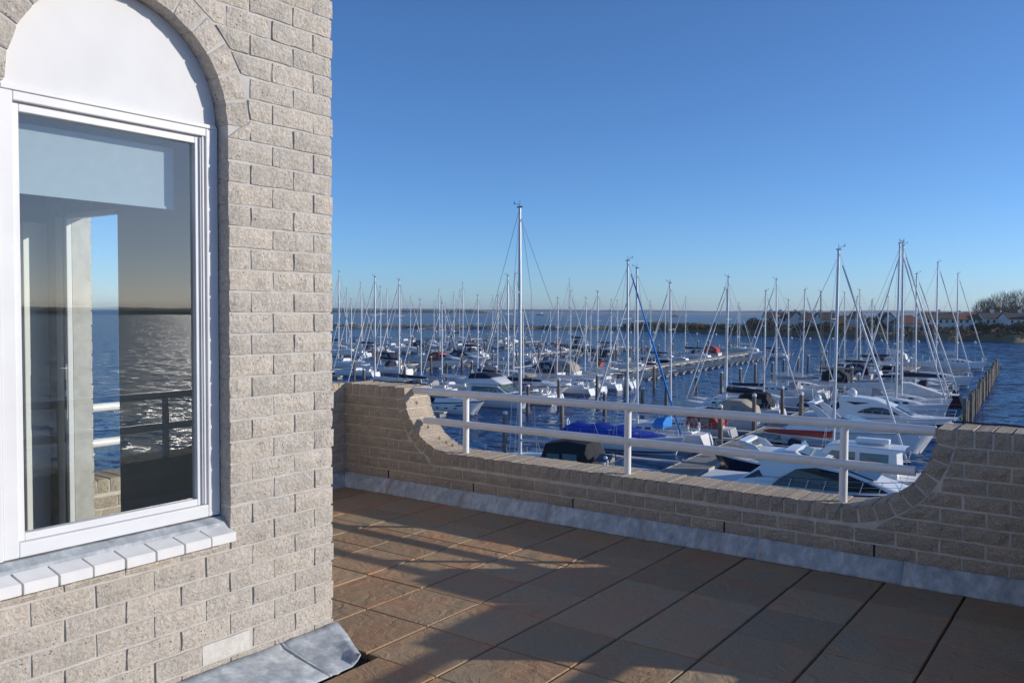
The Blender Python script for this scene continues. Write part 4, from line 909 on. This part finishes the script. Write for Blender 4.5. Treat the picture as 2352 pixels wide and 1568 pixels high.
cross(-172, -157.5, 236, 'short cross pontoon at the outermost corner of the marina')

# ---------------------------------------------------------------- mooring piles
pm = MB().tube([(0, 0, -1.5), (0, 0, 1.2), (.02, 0, 2.55)], [.19, .18, .16], 9).mesh('mooring_pile'); pm.materials.append(MAT['timber'])
pm.polygons.foreach_set('use_smooth', [True]*len(pm.polygons)); pm.set_sharp_from_angle(angle=R(50))
cm = MB().tube([(.02, 0, 2.54), (.02, 0, 2.68), (.02, 0, 2.74)], [.19, .19, .06], 9).mesh('pile_cap'); cm.materials.append(MAT['pile_cap'])
def pile(n, m, label, group, h=1.0, cap=True):
    o = link('mooring_pile', pm, None, mar(n, m, 0)); o.scale = (random.uniform(.92, 1.1), random.uniform(.92, 1.1), h*random.uniform(.95, 1.06)); o.rotation_euler = (random.uniform(-.02, .02), random.uniform(-.02, .02), random.uniform(0, 6))
    tag(o, label, 'pile', group)
    if cap: link('pile_cap', cm, o)
for n, m0, m1, st, ph in ((-32.0, 44, 180, 8.2, DP[1]), (-41.8, 72, 112, 8.0, DP[2]), (-68.6, 72, 216, 8.0, DP[2]), (-80.2, 92, 200, 8.6, DP[3]), (-106.5, 104, 212, 8.8, DP[3]), (-117, 130, 220, 9, DP[4]), (-144, 150, 236, 9.4, DP[4])):
    side = 'palisade side' if n in (-41.8, -80.2, -117) else 'far side'
    m = m0; c_ = 0
    while m < m1:
        pile(n+random.uniform(-.3, .3), m+random.uniform(-.8, .8), '%s white capped mooring pile from the terrace, %s, %s' % (ORD[c_], ph, side), 'mooring piles off the %s, %s' % (ph, side), 1.05); m += st; c_ += 1
for k, (n, m, w_) in enumerate(((-18.9, 60.5, 'first'), (-18.9, 69.2, 'first'), (-16.1, 73.0, 'first'), (-18.9, 78.4, 'first'), (-16.1, 100.4, 'first'), (-18.9, 113.0, 'first'), (-56.6, 90.4, 'second'), (-56.6, 123.4, 'second'), (-94.4, 113, 'third'))):
    pile(n, m, 'tall timber pile against the %s pontoon walkway, %s of its kind from the terrace' % (w_, ORD[[0, 1, 2, 3, 4, 5, 0, 1, 0][k]]), 'piles at the pontoon walkways', 1.2)
m = 83.0; c_ = 0
while m < 165:
    pile(-4.6+random.uniform(-.12, .12), m, '%s weathered timber pile of the close palisade, counted from the terrace' % ORD[c_], 'palisade piles', .95+.08*math.sin(m), cap=False); m += 2.75; c_ += 1
tag(MB().box(-.09, .09, 0, 84, .9, 1.12).build('palisade_beam', MAT['timber']), 'long horizontal timber beam bolted along the pile palisade', 'beam')
bm_ = bpy.data.objects['palisade_beam']; bm_.location = mar(-4.95, 82.0, 0); bm_.rotation_euler = (0, 0, MTH)
# small inflatable tender behind the coupe cruiser
t = tag(empty('inflatable_dinghy'), 'grey inflatable dinghy with outboard floating behind the coupe cruiser', 'dinghy')
MB().tube([(-1.2, -.55, .3), (.5, -.6, .32), (1.15, -.3, .38), (1.3, 0, .42), (1.15, .3, .38), (.5, .6, .32), (-1.2, .55, .3)], .2, 8).build('tube', MAT['greyc'], t, 60)
MB().box(-1.0, .8, -.4, .4, .12, .2).box(-.2, .1, -.42, .42, .3, .36).build('floor_board', MAT['deck'], t)
MB().box(-1.45, -1.15, -.16, .16, .55, .95).tube([(-1.3, 0, .55), (-1.32, 0, -.2)], .07, 8).build('outboard', MAT['gelcoat'], t, bevel=.04)
place(t, -15.3, 44.4, 1, .8)

# ================================================================ SHORES, HOUSES, TREES
SHORE = [(560, 470, 14, 1.3), (800, 462, 14, 1.3), (1150, 456, 14, 1.3), (1400, 446, 16, 1.5), (1500, 432, 30, 1.9), (1600, 400, 60, 2.0), (1700, 362, 110, 2.1), (1850, 338, 160, 2.2), (2050, 316, 180, 2.2), (2300, 292, 200, 2.3), (2700, 268, 220, 2.4), (3300, 250, 240, 2.4)]
def shore_at(x):
    for a, b in zip(SHORE, SHORE[1:]):
        if x <= b[0]: s = max(0, (x-a[0])/(b[0]-a[0])); return [a[k]+(b[k]-a[k])*s for k in (1, 2, 3)]
    return SHORE[-1][1:]
land = MB(); rings = []
x = 560
while x <= 3300:
    d, w, h = shore_at(x); j = 2.2*math.sin(x*.037)+1.5*math.sin(x*.083)
    rings.append([column(x, d+j, -1), column(x, d+j+1.8, h*.45), column(x, d+j+4.5, h), column(x, d+j+w, h+.1), column(x, d+j+w+6, -1)]); x += 14
land.loft(rings, caps=False); structure(land.build('breakwater', MAT['dirt'], None, 40))
rg = random.Random(3)
def leaf_quads(b, c, r, n, s, flat=1.0):
    for _ in range(n):
        while True:
            p = Vector((rg.uniform(-1, 1), rg.uniform(-1, 1), rg.uniform(-1, 1)))
            if .25 < p.length < 1: break
        q = Vector((c[0]+p.x*r[0], c[1]+p.y*r[1], c[2]+p.z*r[2])); u = Vector((rg.uniform(-1, 1), rg.uniform(-1, 1), rg.uniform(-1, 1)*flat)).normalized(); v = u.orthogonal().normalized()*s*rg.uniform(.4, 1.1); u = u*s*rg.uniform(.5, 1.2)
        b.add([q-u-v*.4, q+u-v*.6, q+u*.8+v, q-u*.7+v*.8], [(0, 1, 2, 3)])
sc = MB(); sa = MB()
for k in range(330):
    x = rg.choice((rg.uniform(1440, 1720), rg.uniform(1500, 1760), rg.uniform(1690, 2420), rg.uniform(700, 1450))); d, w, h = shore_at(x); off = rg.uniform(3, 9 if x < 1500 else 26)
    big = .35 if x < 1440 else (rg.uniform(.7, 1.5) if x < 1690 else rg.uniform(.6, 1.7)); p = column(x, d+off, h+big*.5)
    leaf_quads(sc if k % 3 else sa, p, (big*1.9, big*1.9, big), 34, .42*big+.12)
stuff(tag(sc.build('scrub', MAT['scrub']), 'brown leafless scrub growing along the low dike', 'scrub')); stuff(tag(sa.build('scrub', MAT['autumn']), 'russet autumn scrub scattered along the shore', 'scrub'))

def house_at(x, off, wd, dp, wh, rh, roof, wall, label, cols=3, rows=2, chim=(), hip=False, gable=False, wing=None):
    d, w, h = shore_at(x); o = empty('house', column(x, d+off, h), YAW); tag(o, label, 'house')
    wl_ = MB().box(-wd/2, wd/2, 0, dp, -.5, wh)
    if gable: wl_.prism([(-wd/2, wh), (wd/2, wh), (0, wh+rh)], 0, dp)
    else:
        wl_.add([(-wd/2+.001, .15, wh), (-wd/2+.001, dp-.15, wh), (-wd/2+.001, dp/2, wh+rh-.3), (wd/2-.001, .15, wh), (wd/2-.001, dp-.15, wh), (wd/2-.001, dp/2, wh+rh-.3)], [(0, 1, 2), (3, 5, 4)]) if not hip else None
    wo = wl_.build('wall', MAT[wall], o)
    r = MB(); e = .35
    if gable:
        for s in (-1, 1): r.add([(s*(wd/2+e), -e, wh-.15), (s*(wd/2+e), dp+e, wh-.15), (0, dp+e, wh+rh+.15), (0, -e, wh+rh+.15)], [(0, 1, 2, 3)])
    elif hip:
        r.add([(-wd/2-e, -e, wh), (wd/2+e, -e, wh), (wd/2+e, dp+e, wh), (-wd/2-e, dp+e, wh), (-wd*.2, dp/2, wh+rh), (wd*.2, dp/2, wh+rh)], [(0, 1, 5, 4), (1, 2, 5), (2, 3, 4, 5), (3, 0, 4)])
    else:
        for y0, s in ((-e, 1), (dp+e, -1)): r.add([(-wd/2-e, y0, wh-.1), (wd/2+e, y0, wh-.1), (wd/2+e, dp/2, wh+rh), (-wd/2-e, dp/2, wh+rh)], [(0, 1, 2, 3)])
    ro = r.build('roof', MAT[roof], o); md = ro.modifiers.new('thickness', 'SOLIDIFY'); md.thickness = .18
    for c in chim: MB().box(c-.55, c+.55, dp/2-.5, dp/2+.5, wh+rh*.45, wh+rh+1.1).build('chimney', MAT['house_white'], ro)
    for j in range(rows):
        for i in range(cols):
            cx = -wd/2+(i+.5)*wd/cols; z0 = .9+j*2.7
            if z0+1.3 > wh: continue
            f = MB().box(cx-.62, cx+.62, -.06, .02, z0, z0+1.35).build('window', MAT['house_white'], o); MB().box(cx-.5, cx+.5, -.075, -.062, z0+.1, z0+1.25).build('pane', MAT['dark_glass'], f)
    return o
house_at(1785, 24, 8.6, 8, 5.0, 2.6, 'roof_dark', 'house_white', 'white house with dark roof and two chimneys at the wooded end', chim=(-1.7, 2.4))
house_at(1829, 30, 6.4, 9, 4.2, 3.4, 'roof_red', 'house_white', 'narrow gabled house with its gable towards the water', cols=2, gable=True, chim=(.9,))
house_at(1862, 34, 9, 8, 4.6, 2.6, 'roof_dark', 'house_white', 'low white house partly hidden by scrub between two gables', chim=(-2.5, 3))
house_at(1905, 26, 7.4, 8, 4.6, 2.8, 'roof_dark', 'house_white', 'white house with dark roof and a chimney at each end', cols=2, chim=(-2.6, 2.6))
house_at(1950, 30, 8.5, 8, 3.4, 2.6, 'roof_dark', 'house_pink', 'low cream house beside the bright gable', cols=3, rows=1)
house_at(1976, 22, 4.6, 8, 5.2, 2.6, 'roof_red', 'house_pink', 'tall cream house with a bright sunlit gable', cols=1, gable=True)
house_at(2044, 26, 6.2, 9, 4.2, 3.2, 'roof_dark', 'house_white', 'pale gabled house beside the hipped red roof', cols=2, gable=True, chim=(-1.2,))
house_at(2093, 20, 9.8, 8.5, 3.4, 3.2, 'roof_red', 'house_pink', 'house with a hipped red tiled roof close to the shore', cols=4, rows=1, hip=True, chim=(-3.2,))
house_at(2160, 30, 12, 8, 5.2, 2.5, 'roof_dark', 'house_white', 'wide white house with a dark roof and a row of windows', cols=5, chim=(1.0,))
house_at(2228, 36, 9.5, 8, 5.0, 2.4, 'roof_red', 'house_white', 'white house with reddish roof beside the evergreen shrubs', cols=4, chim=(-2.5,))
house_at(2290, 40, 9.5, 8, 5.6, 2.2, 'roof_dark', 'house_white', 'white house with one broad chimney under the bare trees', cols=4, chim=(0,))
house_at(2346, 36, 9.5, 8, 5.4, 2.4, 'roof_dark', 'house_white', 'white house with dark roof behind the last evergreen shrub', cols=4, chim=(1.5,))
house_at(2412, 36, 9.5, 8, 5.4, 2.4, 'roof_red', 'house_white', 'white house with red roof past the last evergreen shrub', cols=4, chim=(-1.5,))

def bare_tree(x, off, ht, label):
    d, w, h = shore_at(x); o = tag(empty('bare_tree', column(x, d+off, h-.2), rg.uniform(0, 6)), label, 'tree'); tr = MB(); tw = MB()
    def grow(p, dr, ln, r, lv):
        q = p+dr*ln
        (tr if lv < 3 else tw).tube([p, p+dr*ln*.5+Vector((rg.uniform(-1, 1), rg.uniform(-1, 1), 0))*ln*.05, q], [r, r*.85, r*.68], 5 if lv < 2 else 3, caps=False)
        if lv >= 5: return
        for _ in range(3 if lv < 2 else 4):
            nd = (dr+Vector((rg.uniform(-1, 1), rg.uniform(-1, 1), rg.uniform(-.25, .6)))*.62).normalized(); grow(p+dr*ln*rg.uniform(.55, 1), nd, ln*rg.uniform(.58, .8), max(r*.55, .05), lv+1)
    grow(Vector((0, 0, 0)), Vector((0, 0, 1)), ht*.28, ht*.025, 0)
    for _ in range(1500):
        while True:
            p = Vector((rg.uniform(-1, 1), rg.uniform(-1, 1), rg.uniform(-1, 1)))
            if p.length < 1: break
        q = Vector((p.x*ht*.36, p.y*ht*.36, ht*.62+p.z*ht*.36)); u = (Vector((p.x, p.y, p.z+.7)).normalized()+Vector((rg.uniform(-.6, .6), rg.uniform(-.6, .6), rg.uniform(-.3, .4)))).normalized()*rg.uniform(.5, 1.3); v = u.cross(Vector((rg.uniform(-1, 1), rg.uniform(-1, 1), rg.uniform(-1, 1)))).normalized()*.055
        tw.add([q-u-v, q-u+v, q+u+v*.4, q+u-v*.4], [(0, 1, 2, 3)])
    tr.build('trunk', MAT['bark'], o); tw.build('crown', MAT['twig'], o)
bare_tree(2262, 70, 14, 'bare tree at the thin end of the clump behind the houses')
bare_tree(2300, 66, 17, 'tall bare tree with a wide crown above the broad chimney')
bare_tree(2338, 74, 18, 'tallest bare tree behind the white houses')
bare_tree(2385, 66, 17, 'bare tree at the far right of the clump beyond the last chimney')
bare_tree(2218, 60, 8.0, 'small bare tree behind the long white house')
bare_tree(1842, 70, 8.5, 'small leafless tree rising behind the narrow gabled house')
def evergreen(x, off, rx, rz, label, mat='evergreen'):
    d, w, h = shore_at(x); p = column(x, d+off, h); o = tag(empty('evergreen_tree', p), label, 'tree'); c = MB()
    for _ in range(9):
        q = (rg.uniform(-.6, .6)*rx, rg.uniform(-.5, .5)*rx, rz*rg.uniform(.45, 1.15)); leaf_quads(c, q, (rx*.55, rx*.55, rz*.5), 150, .34)
    c.build('crown', MAT[mat], o); MB().tube([(0, 0, -.3), (.1, 0, rz)], [.22, .1], 6).build('trunk', MAT['bark'], o)
evergreen(2258, 12, 4.0, 2.7, 'broad dark evergreen shrub before the reddish roofed house')
evergreen(2292, 13, 3.4, 2.5, 'rounded dark evergreen before the broad chimneyed house')
evergreen(2342, 10, 4.4, 3.0, 'large dark evergreen at the water before the last houses')
evergreen(2395, 10, 4.0, 2.8, 'dark evergreen past the last houses near the water')
evergreen(2185, 62, 4.2, 4.2, 'dark pine crown showing over the roof of the wide white house')
evergreen(2145, 64, 3.0, 4.0, 'small pine crown behind the wide white house')
evergreen(2012, 18, 3.6, 3.2, 'dark shrub between the bright gable and the pale gabled house')
evergreen(1995, 40, 3.2, 4.0, 'tall brown hedge tree behind the bright gable', 'scrub')
evergreen(1738, 14, 5.0, 3.4, 'wide brown thicket at the tip of the housing', 'scrub')
evergreen(1765, 12, 4.0, 2.8, 'brown bush before the house with two chimneys', 'scrub')
evergreen(1850, 10, 3.6, 2.6, 'brown bush before the narrow gabled house', 'scrub')
evergreen(1893, 10, 3.2, 2.3, 'low brown bush before the house with end chimneys', 'scrub')
evergreen(1930, 10, 3.4, 2.4, 'russet bush before the low cream house', 'autumn')
evergreen(2136, 12, 3.0, 2.2, 'russet bush before the wide white house', 'autumn')
evergreen(1940, 75, 9, 4.6, 'wide brown wood behind the row of houses', 'scrub')
evergreen(1860, 85, 9, 4.4, 'low brown wood behind the narrow gable', 'scrub')

def far_strip(name, x0, x1, depth, hmin, hmax, seed, mat, az=None):
    b = MB(); rings = []; r2 = random.Random(seed); n = 160; ph = [r2.uniform(0, 6) for _ in range(6)]
    for i in range(n+1):
        t = i/n; x = x0+(x1-x0)*t; e = min(1, t*12, (1-t)*12)
        hh = (hmin+(hmax-hmin)*(.5+.2*math.sin(t*9+ph[0])+.15*math.sin(t*23+ph[1])+.1*math.sin(t*61+ph[2])+.08*r2.uniform(-1, 1)))*e+.05
        if az is None: p = column(x, depth, 0); q = column(x, depth*1.04, 0)
        else:
            a = R(x); p = Vector((math.cos(a), math.sin(a), 0))*depth; q = p*1.05
        rings.append([p+Vector((0, 0, -1)), p+Vector((0, 0, hh*.6)), p*.2+q*.8+Vector((0, 0, hh)), q+Vector((0, 0, -1))])
    b.loft(rings, caps=False); return structure(b.build(name, mat, None, 60))
far_strip('far_shore', 300, 2900, 5600, 9, 24, 1, MAT['far_land'])
far_strip('wooded_island', 560, 1130, 2700, 7, 15, 2, MAT['far_land'])
far_strip('east_shore', -12, 62, 1500, 7, 15, 5, MAT['far_land'], az=True)

# ---------------------------------------------------------------- buoys and far vessels
bu = MB(); rings = []
for k in range(7):
    a = math.pi*k/6; rr = max(.42*math.sin(a), .01); rings.append([(rr*math.cos(2*math.pi*j/10), rr*math.sin(2*math.pi*j/10), .18-.42*math.cos(a)) for j in range(10)])
bu.loft(rings, closed=True).ring((0, 0, .68), (0, 1, 0), .09, .03, 8, 5)
bme = bu.mesh('mooring_buoy'); bme.materials.append(MAT['flag_white']); bme.polygons.foreach_set('use_smooth', [True]*len(bme.polygons))
x = 2240; c_ = 0
while x > 930:
    o = link('mooring_buoy', bme, None, column(x, min(392, shore_at(x)[0]*.93)+rg.uniform(-6, 6), 0)); tag(o, '%s small white buoy off the dike, counted from the bare trees' % ORD[c_], 'buoy', 'white buoys off the dike'); x -= rg.uniform(36, 62); c_ += 1
def trawler(x, depth, hullm, topm, label):
    o = tag(empty('fishing_boat', column(x, depth, 0), YAW+.3), label, 'ship')
    hb, db = hull_mesh(16, 5, MOTOR_PLAN, lambda t: 2.0+1.6*t*t, ns=10); hb.build('hull', MAT[hullm], o); db.build('deck', MAT['deck'], o)
    MB().box(1, 4.2, -1.6, 1.6, 2, 5.6).build('wheelhouse', MAT[topm], o); MB().box(3.9, 4.25, -1.4, 1.4, 4.3, 5.2).build('window', MAT['dark_glass'], o)
    MB().tube([(0, 0, 2), (0, 0, 9)], .15, 5).tube([(0, 0, 7), (-6, 0, 5)], .1, 5).tube([(-6.5, 0, 2), (-6.5, 0, 6)], .12, 5).build('derrick', MAT['wire'], o)
trawler(1241, 1750, 'greenc', 'gelcoat', 'green fishing boat far out on the open water below the horizon')
trawler(1548, 1500, 'greenc', 'orange', 'fishing boat with an orange wheelhouse far out beyond the dike')

# ---------------------------------------------------------------- air
hz = bpy.data.materials.new('sea_haze'); hz.use_nodes = True; N = hz.node_tree.nodes; N.remove(N['Principled BSDF'])
pv = N.new('ShaderNodeVolumePrincipled'); pv.inputs['Color'].default_value = (.86, .92, 1.0, 1); pv.inputs['Density'].default_value = 0.00009; pv.inputs['Anisotropy'].default_value = .3
hz.node_tree.links.new(pv.outputs[0], N['Material Output'].inputs['Volume'])
ho = stuff(MB().box(-6900, 6900, -6900, 6900, -3, 40).build('haze', hz)); tag(ho, 'thin pale sea haze over the whole bay', 'haze')
